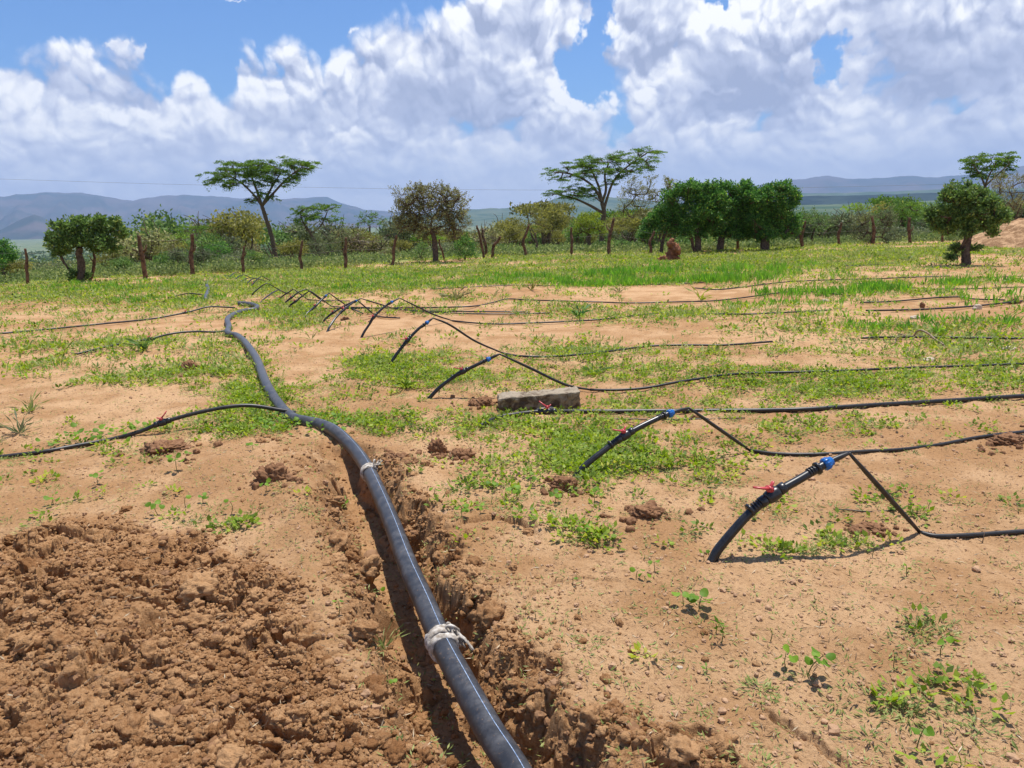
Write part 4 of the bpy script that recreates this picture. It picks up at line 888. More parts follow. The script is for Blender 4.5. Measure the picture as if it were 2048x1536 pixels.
# tall umbrella acacia on the left
tree('umbrella_acacia', (551, 514), 62, [(551, 514), (545, 480), (533, 440), (524, 412)],
     [(430, 345, 20, 8), (447, 336, 24, 9), (470, 330, 26, 9), (497, 327, 28, 9), (522, 326, 28, 9), (552, 328, 30, 10), (580, 323, 28, 8), (605, 326, 24, 8), (622, 335, 14, 6), (438, 355, 20, 9), (462, 350, 26, 10), (490, 345, 28, 10), (520, 345, 30, 12), (548, 345, 30, 12), (575, 343, 28, 10), (598, 345, 18, 8),
      (425, 362, 12, 6), (470, 364, 16, 6), (455, 370, 12, 5), (540, 362, 22, 8), (508, 364, 18, 7), (565, 362, 20, 7), (585, 358, 16, 6), (505, 396, 12, 5), (498, 402, 9, 4), (548, 395, 9, 5), (530, 385, 14, 6)],
     'leaf_acacia', 'tall umbrella acacia with slender leaning trunk and wide flat crown', 'acacia', 'umbrella acacias', forks=[[(524, 412), (508, 392), (480, 366), (452, 350)], [(524, 412), (512, 380), (503, 360), (500, 342)], [(524, 412), (536, 388), (546, 368), (560, 346)], [(524, 412), (550, 384), (580, 354), (606, 336)]], lsz=0.14, per=1100, tr=11, flat_=True, shell=0.7, laspect=0.45)
# big layered acacia right of centre
tree('umbrella_acacia', (1203, 498), 64, [(1203, 498), (1205, 450), (1208, 425), (1204, 405)],
     [(1110, 342, 22, 7), (1138, 334, 26, 8), (1160, 328, 26, 8), (1180, 330, 26, 10), (1205, 318, 30, 9), (1232, 312, 30, 9), (1255, 318, 28, 10), (1280, 303, 30, 7), (1300, 300, 24, 6), (1293, 318, 22, 8), (1300, 332, 16, 6), (1268, 338, 22, 8), (1235, 335, 26, 10), (1205, 340, 26, 10), (1170, 345, 26, 9), (1140, 352, 22, 7), (1118, 356, 16, 5), (1245, 352, 16, 7),
      (1104, 387, 18, 5), (1125, 380, 24, 6), (1150, 376, 24, 7), (1175, 378, 24, 7), (1160, 390, 20, 6), (1135, 394, 16, 5), (1190, 392, 16, 6), (1215, 365, 16, 6)],
     'leaf_acacia', 'big layered umbrella acacia rising behind the round yellow green tree', 'acacia', 'umbrella acacias', forks=[[(1204, 405), (1194, 385), (1178, 366), (1148, 350), (1118, 345)], [(1204, 405), (1198, 375), (1188, 350), (1180, 335)], [(1206, 425), (1216, 392), (1228, 362), (1252, 336), (1292, 308)], [(1204, 425), (1182, 412), (1152, 398), (1115, 388)], [(1204, 405), (1212, 380), (1210, 350), (1218, 325)]], lsz=0.14, per=1100, tr=12, flat_=True, shell=0.7, laspect=0.45)
tree('umbrella_acacia', (640, 515), 58, [(640, 515), (632, 490), (622, 468), (612, 455)],
     [(600, 418, 20, 7), (622, 414, 20, 6), (645, 416, 22, 7), (668, 413, 16, 5), (598, 432, 16, 6), (620, 430, 20, 7), (642, 433, 20, 8), (662, 440, 20, 5), (605, 442, 12, 5)], 'leaf_acacia', 'small bright flat topped acacia right of the tall leaning one', 'acacia', 'umbrella acacias', forks=[[(612, 455), (604, 440), (600, 424)], [(622, 468), (640, 452), (648, 435), (652, 422)]], lsz=0.14, per=760, tr=8, flat_=True, shell=0.7)
tree('umbrella_acacia', (396, 512), 70, [(396, 512), (396, 485), (393, 470)], [(365, 457, 18, 5), (388, 454, 22, 5), (412, 453, 20, 5), (425, 456, 14, 4), (378, 463, 14, 4), (405, 462, 14, 4)], 'leaf_acacia', 'low flat table topped acacia behind the fourth fence post', 'acacia', 'umbrella acacias', lsz=0.15, per=640, tr=8, flat_=True, shell=0.7)
tree('umbrella_acacia', (1972, 420), 62, [(1975, 470), (1972, 400), (1970, 372)], [(1940, 322, 18, 8), (1960, 316, 22, 8), (1985, 313, 24, 8), (2010, 313, 20, 7), (2025, 322, 12, 6), (1950, 335, 18, 7), (1975, 332, 22, 8), (2003, 330, 20, 8), (1945, 348, 10, 5), (2015, 338, 12, 6), (1960, 350, 14, 5), (1990, 352, 16, 6)], 'leaf_acacia', 'flat topped acacia standing up behind the round right tree', 'acacia', 'umbrella acacias', forks=[[(1970, 372), (1958, 350), (1942, 332)], [(1970, 372), (1974, 350), (1982, 328)], [(1970, 372), (1988, 352), (2010, 328)]], lsz=0.14, per=1000, tr=8, flat_=True, shell=0.7)
tree('umbrella_acacia', (738, 510), 76, [(738, 510), (739, 470), (740, 452)], [(722, 432, 10, 7), (737, 428, 12, 7), (752, 430, 12, 6), (765, 437, 9, 6), (728, 442, 10, 5), (745, 440, 12, 6), (718, 445, 7, 4), (758, 447, 9, 4)], 'leaf_acacia', 'thin pale acacia left of the thorny brown tree', 'acacia', 'umbrella acacias', lsz=0.16, per=380, tr=5, flat_=True)
# leafy tree in the field on the left
tree('leafy_tree', (161, 565), None, [(161, 565), (163, 530), (158, 508), (160, 495)], [(120, 470, 24, 18), (150, 455, 26, 18), (178, 450, 22, 16), (205, 458, 22, 16), (230, 455, 20, 14), (105, 490, 18, 14), (135, 488, 26, 16), (165, 480, 26, 18), (195, 480, 24, 16), (222, 482, 22, 14), (245, 468, 12, 12), (148, 440, 12, 8), (200, 440, 12, 8), (230, 440, 10, 7), (95, 480, 10, 10), (125, 452, 14, 10), (118, 505, 16, 8), (225, 498, 20, 8), (150, 550, 12, 10), (168, 555, 8, 6), (190, 500, 14, 6)],
     'leaf_mid', 'broad leafy tree with a stout trunk at the left end of the field', 'tree', lsz=0.115, per=260, tr=17, spiky=4, laspect=0.55)
tree('dark_bush', (8, 562), None, [(8, 562), (8, 540)], [(-10, 500, 22, 20), (12, 505, 18, 18), (5, 520, 22, 16), (22, 515, 10, 12), (0, 485, 12, 8)], 'leaf_dark', 'dark rounded bush cut by the left edge of the view', 'bush', lsz=0.08, per=420, tr=8)
# thorny brown tree
tree('thorn_tree', (872, 524), None, [(872, 524), (870, 495), (868, 475), (862, 460)], spread(795, 925, 378, 472, 52, 18, 14, ell(785, 935, 366, 484)) + [(800, 440, 14, 10), (925, 430, 14, 12), (815, 400, 14, 10), (862, 378, 16, 8), (850, 390, 16, 12), (900, 385, 14, 9), (845, 475, 14, 9), (905, 470, 16, 9)],
     'leaf_brown', 'spiky brownish thorn tree near the middle of the fence', 'thorn tree', lsz=0.075, per=100, tr=13, spiky=7, laspect=0.5)
# right foreground tree
tree('leafy_tree', (1932, 530), None, [(1932, 530), (1931, 505), (1935, 480), (1938, 465)], spread(1875, 1995, 385, 465, 26, 17, 14, ell(1862, 2008, 375, 475)) + [(1862, 430, 12, 14), (2005, 430, 12, 16), (1900, 385, 14, 10), (1935, 378, 16, 10), (1970, 384, 16, 10), (1872, 455, 12, 10), (1995, 465, 14, 10), (1915, 500, 14, 8), (1950, 497, 12, 6), (1908, 515, 10, 8), (1860, 445, 8, 8)],
     'leaf_mid', 'round glossy leafy tree with short forked trunk standing in the right field', 'tree', lsz=0.105, per=240, tr=19, spiky=4, laspect=0.5)
# dark evergreen row
gd_ = 'dark evergreen trees in a row behind the fence'
tree('evergreen_tree', (1396, 503), 31.5, [(1396, 503), (1396, 480), (1392, 462)], spread(1342, 1445, 372, 462, 34, 17, 13, ell(1334, 1452, 360, 474)) + [(1375, 372, 16, 8), (1400, 370, 12, 7), (1355, 385, 16, 12), (1400, 440, 20, 14), (1370, 460, 18, 12), (1425, 455, 16, 12), (1405, 470, 12, 9)], 'leaf_dark', 'tallest dark evergreen, left of the three main trees in the row', 'tree', gd_, lsz=0.12, per=330, tr=16, spiky=3, laspect=0.5)
tree('evergreen_tree', (1440, 503), 32.5, [(1440, 503), (1442, 480), (1446, 462)], spread(1410, 1535, 372, 470, 38, 17, 13, ell(1400, 1545, 362, 482)) + [(1450, 372, 16, 8), (1490, 370, 16, 8), (1440, 400, 18, 14), (1465, 430, 20, 16), (1495, 450, 20, 14), (1520, 420, 18, 14), (1440, 450, 16, 12), (1478, 472, 16, 9), (1428, 385, 16, 14), (1430, 412, 16, 14), (1426, 438, 14, 12), (1500, 385, 18, 12), (1505, 405, 18, 14), (1500, 436, 16, 14), (1428, 466, 12, 8), (1505, 466, 12, 9)], 'leaf_dark', 'middle dark evergreen of the row with a forked trunk', 'tree', gd_, lsz=0.12, per=330, tr=17, spiky=3, laspect=0.5)
tree('evergreen_tree', (1530, 498), 32.5, [(1530, 498), (1530, 480), (1532, 465)], spread(1498, 1597, 374, 478, 36, 16, 13, ell(1490, 1606, 364, 488)) + [(1560, 372, 18, 9), (1540, 378, 14, 8), (1596, 400, 9, 14), (1590, 460, 10, 14)], 'leaf_dark', 'right hand dark evergreen of the row beside the open plain', 'tree', gd_, lsz=0.12, per=330, tr=22, spiky=3, laspect=0.5)
tree('evergreen_tree', (1322, 506), 31.5, [(1322, 506), (1326, 480), (1335, 455)], [(1345, 420, 16, 12), (1330, 432, 18, 12), (1312, 442, 18, 12), (1298, 452, 16, 10), (1288, 465, 12, 10), (1305, 468, 16, 10), (1325, 455, 18, 12), (1350, 440, 16, 14), (1283, 478, 10, 9), (1345, 460, 14, 10), (1300, 485, 12, 8), (1340, 402, 16, 12), (1322, 418, 16, 12), (1308, 430, 14, 10), (1295, 442, 13, 9), (1352, 425, 14, 12)], 'leaf_dark', 'low leaning green bush tree at the left end of the evergreen row', 'tree', gd_, lsz=0.12, per=330, tr=9, spiky=1)
tree('olive_tree', (1290, 502), 44, [(1290, 502), (1292, 470), (1290, 440)], spread(1245, 1350, 370, 440, 24, 18, 14, ell(1238, 1362, 360, 450)) + [(1340, 362, 14, 6), (1262, 362, 12, 7), (1300, 360, 14, 7)], 'leaf_olive', 'yellow olive feathery tree between the layered acacia and the dark row', 'tree', lsz=0.085, per=170, tr=8, spiky=5)
tree('round_tree', (1178, 505), 36, [(1178, 505), (1177, 480), (1178, 468)], [(1160, 450, 16, 14), (1180, 443, 18, 14), (1200, 452, 14, 12), (1170, 432, 14, 9), (1190, 430, 14, 8), (1152, 462, 9, 8), (1205, 465, 9, 8), (1180, 460, 18, 8)], 'leaf_yellow', 'round yellow green tree behind the fence below the layered acacia', 'tree', lsz=0.09, per=480, tr=12)
tree('round_tree', (1074, 508), 40, [(1074, 508), (1073, 485), (1070, 468)], [(1055, 445, 13, 9), (1072, 438, 14, 9), (1090, 446, 14, 9), (1060, 458, 14, 9), (1080, 460, 14, 8), (1100, 456, 8, 7), (1048, 455, 7, 7)], 'leaf_olive', 'small dull round tree right of the bowed fence post', 'tree', lsz=0.08, per=340, tr=6, spiky=2)
tree('thorn_bush', (1745, 493), 37, [(1745, 493), (1745, 475)], spread(1700, 1790, 425, 478, 16, 17, 12, ell(1690, 1796, 415, 486)), 'leaf_grey', 'wide dark grey thorn bush behind the posts right of the evergreens', 'bush', lsz=0.075, per=250, tr=10, spiky=3)
tree('small_tree', (1622, 494), 38, [(1622, 494), (1624, 475), (1630, 455)], [(1610, 425, 13, 9), (1628, 428, 14, 10), (1645, 438, 13, 9), (1618, 442, 14, 9), (1652, 452, 9, 7), (1600, 440, 8, 8), (1636, 456, 12, 7)], 'leaf_mid', 'small loose green tree touching the right end of the evergreen row', 'tree', lsz=0.08, per=300, tr=6, spiky=2)
tree('small_tree', (1820, 486), 46, [(1820, 486), (1818, 465), (1820, 445)], [(1800, 415, 16, 7), (1822, 410, 18, 7), (1842, 416, 14, 6), (1812, 428, 16, 7), (1835, 428, 14, 6)], 'leaf_acacia', 'spreading green tree behind the post left of the round right tree', 'tree', lsz=0.10, per=360, tr=6)
tree('thorn_bush', (2030, 440), 40, [(2030, 480), (2030, 440)], spread(2000, 2060, 350, 420, 12, 16, 14), 'leaf_brown', 'brownish bare looking bush at the right edge above the earth heap', 'bush', lsz=0.07, per=120, tr=7, spiky=7)
tree('leafy_bush', (930, 521), 30, [(930, 521), (930, 508)], [(915, 490, 12, 12), (930, 480, 14, 12), (944, 492, 12, 12), (922, 508, 14, 9), (942, 507, 12, 8)], 'leaf_dark', 'dense dark leafy bush right of the thorn tree trunk', 'bush', lsz=0.075, per=420, tr=5, spiky=1)
tree('leafy_bush', (842, 524), 31, [(842, 524), (842, 512)], [(835, 500, 12, 12), (850, 494, 12, 12), (845, 512, 14, 8), (830, 515, 9, 7)], 'leaf_mid', 'leafy green bush left of the thorn tree trunk', 'bush', lsz=0.075, per=340, tr=5, spiky=1)
tree('leafy_bush', (437, 534), 38, [(437, 534), (437, 520)], [(420, 500, 16, 12), (440, 494, 18, 12), (458, 502, 14, 12), (430, 512, 18, 10), (450, 515, 16, 10), (412, 512, 10, 8)], 'leaf_dark', 'dark dense bush between the fourth and fifth fence posts', 'bush', lsz=0.08, per=400, tr=6, spiky=1)
tree('thorn_bush', (655, 530), 36, [(655, 530), (650, 505)], spread(625, 690, 455, 520, 14, 17, 12), 'leaf_grey', 'grey green tangled bush below the bright flat topped acacia', 'bush', lsz=0.07, per=220, tr=6, spiky=3)

# bushes in the scrub beyond the fence, a few shapes copied many times
def bush_mesh(kind, seed):
    s, f = Soup(), Soup(); n = {'thorn': 9, 'low': 8, 'round': 9, 'acacia': 9}[kind]
    for _ in range(n):
        if kind == 'acacia': C = np.array([rng.uniform(-1.1, 1.1), rng.uniform(-1.1, 1.1), rng.uniform(1.25, 1.55)]); a, c_ = 0.55, 0.16
        elif kind == 'low': C = np.array([rng.uniform(-1.0, 1.0), rng.uniform(-0.8, 0.8), rng.uniform(0.15, 0.45)]); a, c_ = 0.5, 0.32
        elif kind == 'round': C = np.array([rng.uniform(-0.6, 0.6), rng.uniform(-0.6, 0.6), rng.uniform(0.6, 1.3)]); a, c_ = 0.45, 0.38
        else: C = np.array([rng.uniform(-0.75, 0.75), rng.uniform(-0.7, 0.7), rng.uniform(0.3, 1.0)]); a, c_ = 0.42, 0.36
        limb(s, (rng.normal(0, 0.05), rng.normal(0, 0.05), -0.1), C, 0.055, 0.02, 0.12, 6)
        m_ = 210; D = rand_dirs(m_, 0.3); P = C + rand_dirs(m_) * (rng.random(m_) ** 0.5)[:, None] * np.array([a, a, c_]) + rng.normal(0, 0.05, (m_, 3))
        L = 0.11 * rng.uniform(0.6, 1.4, m_); f.leaves(P, D, side_of(D), L, L * 0.55, np.clip(rng.normal(0.45, 0.25) + rng.normal(0, 0.15, m_), 0, 1))
        if kind == 'thorn':
            for q_ in range(3): limb(s, C, C + unit(rng.normal(0, 1, 3) + np.array([0, 0, .6])) * 0.7, 0.018, 0.006, 0.1, 5)
    return s.mesh('trunk'), f.mesh('crown')
KIND = {'thorn': ('thorn_bush', 'thorny scrub bush', 'leaf_grey', 'leaf_brown'), 'low': ('low_shrub', 'low spreading shrub', 'leaf_grey', 'leaf_mid'), 'round': ('round_bush', 'rounded bushy tree', 'leaf_mid', 'leaf_olive'), 'acacia': ('small_acacia', 'small flat topped acacia', 'leaf_acacia', 'leaf_olive')}
TONE = {'leaf_grey': 'grey green', 'leaf_brown': 'brownish', 'leaf_mid': 'mid green', 'leaf_olive': 'olive', 'leaf_acacia': 'fresh green', 'leaf_yellow': 'yellow green'}
PROTO = {}
for k_ in KIND:
    for v_ in range(2):
        for lf in KIND[k_][2:]:
            a, b_ = bush_mesh(k_, v_); a.materials.append(M['bark']); b_.materials.append(M[lf]); PROTO[(k_, lf, v_)] = (a, b_)
post_px = sorted(p[0] for p in POSTS)
ORD = ['first', 'second', 'third', 'fourth', 'fifth', 'sixth', 'seventh', 'eighth', 'ninth', 'tenth', 'eleventh', 'twelfth', 'thirteenth', 'fourteenth', 'fifteenth', 'sixteenth', 'seventeenth', 'eighteenth', 'nineteenth', 'twentieth', 'twenty-first', 'twenty-second', 'twenty-third']
k_ok = lambda r: r > 34
n_b = 0; tries = 0; placed = []; used = set()
while n_b < 200 and tries < 12000:
    tries += 1; px = rng.uniform(-60, 2110); r = 30 + 125 * rng.random() ** 1.1
    P = at_r(px, r, 480); re = float(edge_r(math.atan2(P.x, P.y)))
    if r < re + 3.0: continue
    if -80 < px < 270 and r > re + 14 and r < 150: continue
    if r < 66 and any(abs(px - q_) < 34 for q_ in (551, 640, 1203)) and k_ok(r): continue
    if any((P.x - q[0]) ** 2 + (P.y - q[1]) ** 2 < (1.1 + r * 0.018) ** 2 for q in placed): continue
    row = 'just behind the fence' if r < re + 10 else ('in mid scrub' if r < 85 else 'far back in scrub')
    kinds = ['low', 'low', 'thorn', 'round'] if r < re + 10 else ['thorn', 'round', 'round', 'acacia', 'low']
    k_ = kinds[rng.integers(len(kinds))]; lf = KIND[k_][2 + rng.integers(2)]; v_ = int(rng.integers(2))
    i = min(range(len(post_px)), key=lambda q: abs(post_px[q] - px)); side = 'left' if px < post_px[i] else 'right'
    lab = '%s %s %s, %s of %s post' % (TONE[lf], KIND[k_][1], row, side, ORD[i])
    if lab in used: continue
    used.add(lab); placed.append((P.x, P.y)); n_b += 1
    sc = {'low': rng.uniform(0.7, 1.1), 'thorn': rng.uniform(0.8, 1.4), 'round': rng.uniform(0.9, 1.6), 'acacia': rng.uniform(1.1, 1.9)}[k_]
    H0 = {'low': 0.75, 'thorn': 1.45, 'round': 1.75, 'acacia': 1.75}[k_]
    hmax = (1.56 - P.z) * (rng.uniform(0.35, 0.72) if r < re + 10 else (rng.uniform(0.6, 1.02) if rng.random() < 0.8 else rng.uniform(1.05, 1.5))) + (0.006 * r if px > 1250 else 0)
    if k_ == 'low': sc = min(sc, hmax / H0)
    else: sc = max(0.45, hmax / H0)
    root = empty(KIND[k_][0], P); root.rotation_euler.z = rng.uniform(0, 6.28); root.scale = (sc * rng.uniform(0.9, 1.2), sc, sc * rng.uniform(0.85, 1.15))
    a, b_ = PROTO[(k_, lf, v_)]; link('trunk', a, None, root); link('crown', b_, None, root); tag(root, lab, 'bush' if k_ != 'acacia' else 'acacia', 'bushes in the scrub beyond the fence')
# the wood that merges into one mass farther off
def scrub_mass(name, n, r0, r1, leaves, size, mat, lsz, hmin, hmax):
    f = Soup(); r = np.sqrt(rng.uniform(r0 ** 2, r1 ** 2, n)); a = rng.uniform(-0.72, 0.72, n); x, y = r * np.sin(a), r * np.cos(a); z = macro(x, y)
    sc = rng.uniform(hmin, hmax, n); tone = rng.normal(0.45, 0.28, n); sq = rng.uniform(0.5, 1.0, n)
    R_ = np.repeat(np.arange(n), leaves); m_ = len(R_); d = rand_dirs(m_); d[:, 2] = np.abs(d[:, 2])
    P = np.stack([x, y, z], 1)[R_] + d * (rng.random(m_) ** 0.35)[:, None] * np.stack([sc * size, sc * size, sc * 1.0 * sq], 1)[R_]; P[:, 2] += 0.15 * sc[R_]
    D = rand_dirs(m_, 0.4); L = lsz[0] + (lsz[1] - lsz[0]) * (r[R_] - r0) / (r1 - r0); L = L * rng.uniform(0.6, 1.4, m_)
    f.leaves(P, D, side_of(D), L, L * 0.7, np.clip(tone[R_] + rng.normal(0, 0.12, m_), 0, 1)); return f.build(name, mat)
mass_mat = leaf_mat('mixed_scrub_leaf', [(0, (0.05, 0.085, 0.03)), (0.35, (0.09, 0.145, 0.04)), (0.6, (0.13, 0.20, 0.05)), (0.8, (0.18, 0.22, 0.08)), (1, (0.28, 0.30, 0.10))], 0.35)
tag(scrub_mass('far_scrub', 5200, 95, 520, 60, 1.0, mass_mat, (0.40, 0.9), 1.2, 3.2), kind='stuff')
tag(scrub_mass('distant_woodland', 4200, 500, 2400, 26, 1.2, mass_mat, (1.6, 4.5), 2.0, 4.5), kind='stuff')
# low herbs and saplings under the bushes
f = Soup(); n = 9000; a = rng.uniform(-0.74, 0.74, n); re = edge_r(a); r = re + 1.2 + 95 * rng.random(n) ** 1.7
x, y = r * np.sin(a), r * np.cos(a); z = macro(x, y); pxs, _ = to_px(x, y, z); keep = ~((pxs > -60) & (pxs < 260) & (r > re + 18) & (rng.random(n) < 0.85)) & (perlin(x * 0.25, y * 0.25, 300) + rng.normal(0, 0.25, n) > -0.25)
x, y, z, r = x[keep], y[keep], z[keep], r[keep]; n = len(x); lv = 34; R_ = np.repeat(np.arange(n), lv); m_ = len(R_)
sc = rng.uniform(0.18, 0.55, n); d = rand_dirs(m_); d[:, 2] = np.abs(d[:, 2]); P = np.stack([x, y, z], 1)[R_] + d * (rng.random(m_) ** 0.5 * sc[R_])[:, None] * np.array([1.5, 1.5, 0.85])
D = rand_dirs(m_, 0.7); L = (0.08 + 0.0016 * (r[R_] - 20)) * rng.uniform(0.6, 1.4, m_); tone = rng.normal(0.5, 0.25, n)
f.leaves(P, D, side_of(D), L, L * 0.5, np.clip(tone[R_] + rng.normal(0, 0.12, m_), 0, 1)); tag(f.build('undergrowth', leaf_mat('undergrowth_leaf', [(0, (0.10, 0.14, 0.05)), (0.4, (0.14, 0.19, 0.06)), (0.7, (0.21, 0.26, 0.08)), (1, (0.36, 0.37, 0.14))], 0.4)), kind='stuff')

# ------------------------------------------------------------------ weeds carpeting the field
PATCH = [(1180, 880, 110, 34, 1.0), (1165, 925, 90, 34, 1.0), (1290, 915, 90, 26, 0.7), (1440, 925, 160, 22, 0.5), (1660, 858, 150, 20, 0.8), (1560, 1102, 110, 12, 0.95), (1690, 1090, 70, 12, 0.8), (1850, 1040, 60, 10, 0.6), (1830, 1405, 110, 40, 0.9), (1400, 965, 70, 16, 0.7), (1500, 890, 80, 14, 0.5),
         (1830, 1270, 46, 34, 0.75), (1540, 1390, 60, 10, 0.55), (1150, 1055, 60, 22, 0.5), (1190, 1080, 40, 14, 0.6), (1000, 990, 110, 60, 0.35), (1800, 1145, 90, 14, 0.3), (1990, 1190, 60, 12, 0.3), (790, 745, 100, 26, 0.9), (900, 760, 90, 18, 0.8), (740, 720, 50, 20, 0.8), (1000, 850, 120, 18, 0.8), (1050, 800, 100, 14, 0.5),
         (610, 850, 160, 16, 0.95), (450, 862, 60, 12, 0.7), (720, 850, 110, 18, 0.8), (500, 800, 60, 26, 0.7), (430, 710, 60, 26, 0.85), (500, 770, 90, 26, 0.7), (260, 700, 90, 24, 0.6), (330, 740, 70, 20, 0.6), (120, 690, 150, 16, 0.7), (70, 735, 70, 12, 0.7), (200, 755, 130, 14, 0.6), (250, 770, 110, 10, 0.6), (610, 625, 60, 12, 1.2), (570, 640, 60, 20, 1.1), (560, 615, 40, 10, 1.2),
         (1160, 700, 120, 22, 0.6), (1350, 745, 200, 22, 0.6), (1600, 760, 220, 26, 0.8), (1660, 780, 90, 16, 0.9), (1930, 700, 160, 26, 1.1), (1790, 760, 120, 16, 0.5), (1650, 660, 160, 22, 0.75), (1460, 640, 140, 10, 0.5), (1900, 665, 160, 18, 0.8), (1980, 760, 90, 20, 0.6), (1400, 800, 160, 12, 0.4), (480, 1050, 50, 16, 0.45), (130, 1080, 50, 12, 0.3),
         (350, 575, 300, 14, 0.7), (150, 595, 200, 16, 0.8), (330, 610, 200, 16, 0.5), (700, 575, 240, 10, 1.2), (620, 575, 140, 12, 1.2), (950, 555, 300, 12, 0.7), (1300, 545, 260, 16, 1.1), (1150, 625, 90, 12, 0.8), (1370, 625, 120, 8, 1.0), (1640, 530, 200, 10, 0.8), (1750, 580, 140, 16, 0.7), (1450, 520, 260, 8, 0.9), (1750, 505, 260, 8, 0.9), (1800, 515, 60, 6, 1.2), (600, 545, 400, 8, 0.8), (1150, 520, 260, 8, 0.6)]
BARE = [(130, 800, 220, 34, 1.2), (120, 850, 160, 30, 0.8), (250, 655, 60, 8, 0.3), (620, 740, 50, 30, 0.8), (1500, 720, 160, 10, 0.6), (1300, 670, 200, 14, 0.6), (1250, 780, 60, 8, 0.5), (620, 680, 100, 20, 0.8), (1000, 690, 60, 10, 0.8), (1420, 585, 280, 8, 0.9), (900, 582, 120, 6, 0.9), (1300, 600, 200, 10, 0.6), (1700, 545, 200, 5, 0.6), (1500, 800, 200, 8, 0.8), (60, 640, 90, 8, 0.6), (450, 760, 70, 18, 0.6), (1850, 820, 200, 12, 0.7), (1600, 1180, 500, 60, 0.9), (1750, 950, 260, 24, 0.7), (1050, 900, 50, 16, 0.5)]
def cover(x, y, z):
    px, py = to_px(x, y, z); r = np.hypot(x, y)
    k = np.interp(py, [470, 520, 570, 620, 700, 800, 870, 950, 1050, 1200, 1540], [0.24, 0.21, 0.17, 0.165, 0.165, 0.155, 0.115, 0.065, 0.040, 0.028, 0.018])
    nz_ = fbm(x * 0.75, y * 0.75, 400, 3) * 0.34 + fbm(x * 2.6, y * 2.6, 410, 2) * 0.26 + fbm(x * 6.5, y * 6.5, 430, 2) * 0.22 + 0.16 * perlin(x * 0.1, y * 0.9, 420); nz_ = nz_ * np.interp(py, [500, 900, 1200], [1.0, 0.6, 0.2])
    d = k + nz_
    for a, b_, rx, ry, w in PATCH: d = d + w * np.exp(-((px - a) / rx) ** 2 - ((py - b_) / ry) ** 2) * 0.75
    for a, b_, rx, ry, w in BARE: d = d - w * np.exp(-((px - a) / rx) ** 2 - ((py - b_) / ry) ** 2) * 0.30
    d = np.where(py > 870, np.where(sdf(x, y, MOUND) > -0.02, d * 0.0 + 0.003, d), d)
    dt, _, _ = seg_dist(x, y, TRENCH); d = np.where((dt < 0.3) & (r < 6), d * 0.12, d)
    return np.clip(d, 0, 1)
def scatter(n, r0, r1, power, thr=None, amax=0.92):
    n = int(n * 1.18)
    a = rng.uniform(-amax, amax, n); r = r0 + (r1 - r0) * rng.random(n) ** power; r = np.minimum(r, r1)
    x, y = r * np.sin(a), r * np.cos(a); k = r < edge_r(a) + 3.5; x, y = x[k], y[k]; z = macro(x, y); c = cover(x, y, z); k = rng.random(len(x)) < c ** 1.35
    return x[k], y[k], land(x[k], y[k])[0]
weeds, dull, sed = Soup(), Soup(), Soup()
def clumps(x, y, z, soup, lv, rad, hgt, lsz, asp, tone_mu, spread_up=0.6, size_k=0.0):
    n = len(x); R_ = np.repeat(np.arange(n), lv); m_ = n * lv; r = np.hypot(x, y)[R_]; g = 1 + size_k * np.maximum(r - 4, 0)
    sc = rng.uniform(0.5, 1.3, n)[R_]; th = rng.uniform(0, 6.283, m_); q = np.sqrt(rng.random(m_)) * rad * sc * g
    P = np.stack([x[R_] + q * np.cos(th), y[R_] + q * np.sin(th), z[R_] + 0.004 + hgt * sc * rng.random(m_) * (1 - 0.5 * q / (rad * sc * g + 1e-9))], 1)
    D = unit(np.stack([np.cos(th), np.sin(th), rng.normal(spread_up, 0.45, m_)], 1) + rng.normal(0, 0.35, (m_, 3))); D[:, 2] = np.maximum(D[:, 2], -0.15); D = unit(D)
    U = unit(np.cross(D, np.array([0, 0, 1.0])) + rng.normal(0, 0.35, (m_, 3))); U = unit(U - D * (U * D).sum(1)[:, None]); L = lsz * g * rng.uniform(0.6, 1.35, m_)
    tn = rng.normal(tone_mu, 0.18, n)[R_] + rng.normal(0, 0.13, m_); soup.leaves(P, D, U, L, L * asp, np.clip(tn, 0, 1), 0.12)
x, y, z = scatter(23000, 1.7, 9.0, 1.0); k = (to_px(x, y, z)[1] < 1120) | (rng.random(len(x)) < 0.25); x, y, z = x[k], y[k], z[k]; clumps(x, y, z, weeds, 15, 0.060, 0.050, 0.030, 0.62, 0.52)
x, y, z = scatter(26000, 1.7, 9.0, 1.0); clumps(x, y, z, dull, 22, 0.060, 0.016, 0.026, 0.22, 0.45, 0.25)
x, y, z = scatter(36000, 8.0, 38.0, 0.85); clumps(x, y, z, weeds, 11, 0.095, 0.085, 0.040, 0.6, 0.52, 0.6, 0.035)
x, y, z = scatter(34000, 8.0, 38.0, 0.85); clumps(x, y, z, dull, 11, 0.10, 0.060, 0.055, 0.25, 0.5, 0.7, 0.035)
# fallen dry litter and sprigs on the bare sand
n = 6200; a = rng.uniform(-0.9, 0.9, n); r = 1.6 + 8 * rng.random(n) ** 1.3; x, y = r * np.sin(a), r * np.cos(a); k = (sdf(x, y, MOUND) < 0); x, y = x[k], y[k]; z = land(x, y)[0]; clumps(x, y, z, dull, 5, 0.035, 0.006, 0.022, 0.22, 0.55, 0.08)
tag(weeds.build('ground_weeds', M['leaf_weed']), kind='stuff'); tag(dull.build('creeping_grass', M['leaf_dull']), kind='stuff')
lit = Soup(); n = 23000; a = rng.uniform(-0.9, 0.9, n); r = 1.6 + 9 * rng.random(n) ** 1.2; x, y = r * np.sin(a), r * np.cos(a); z = land(x, y)[0]; D = unit(np.stack([rng.normal(0, 1, n), rng.normal(0, 1, n), rng.normal(0.1, 0.12, n)], 1)); L = rng.uniform(0.008, 0.045, n)
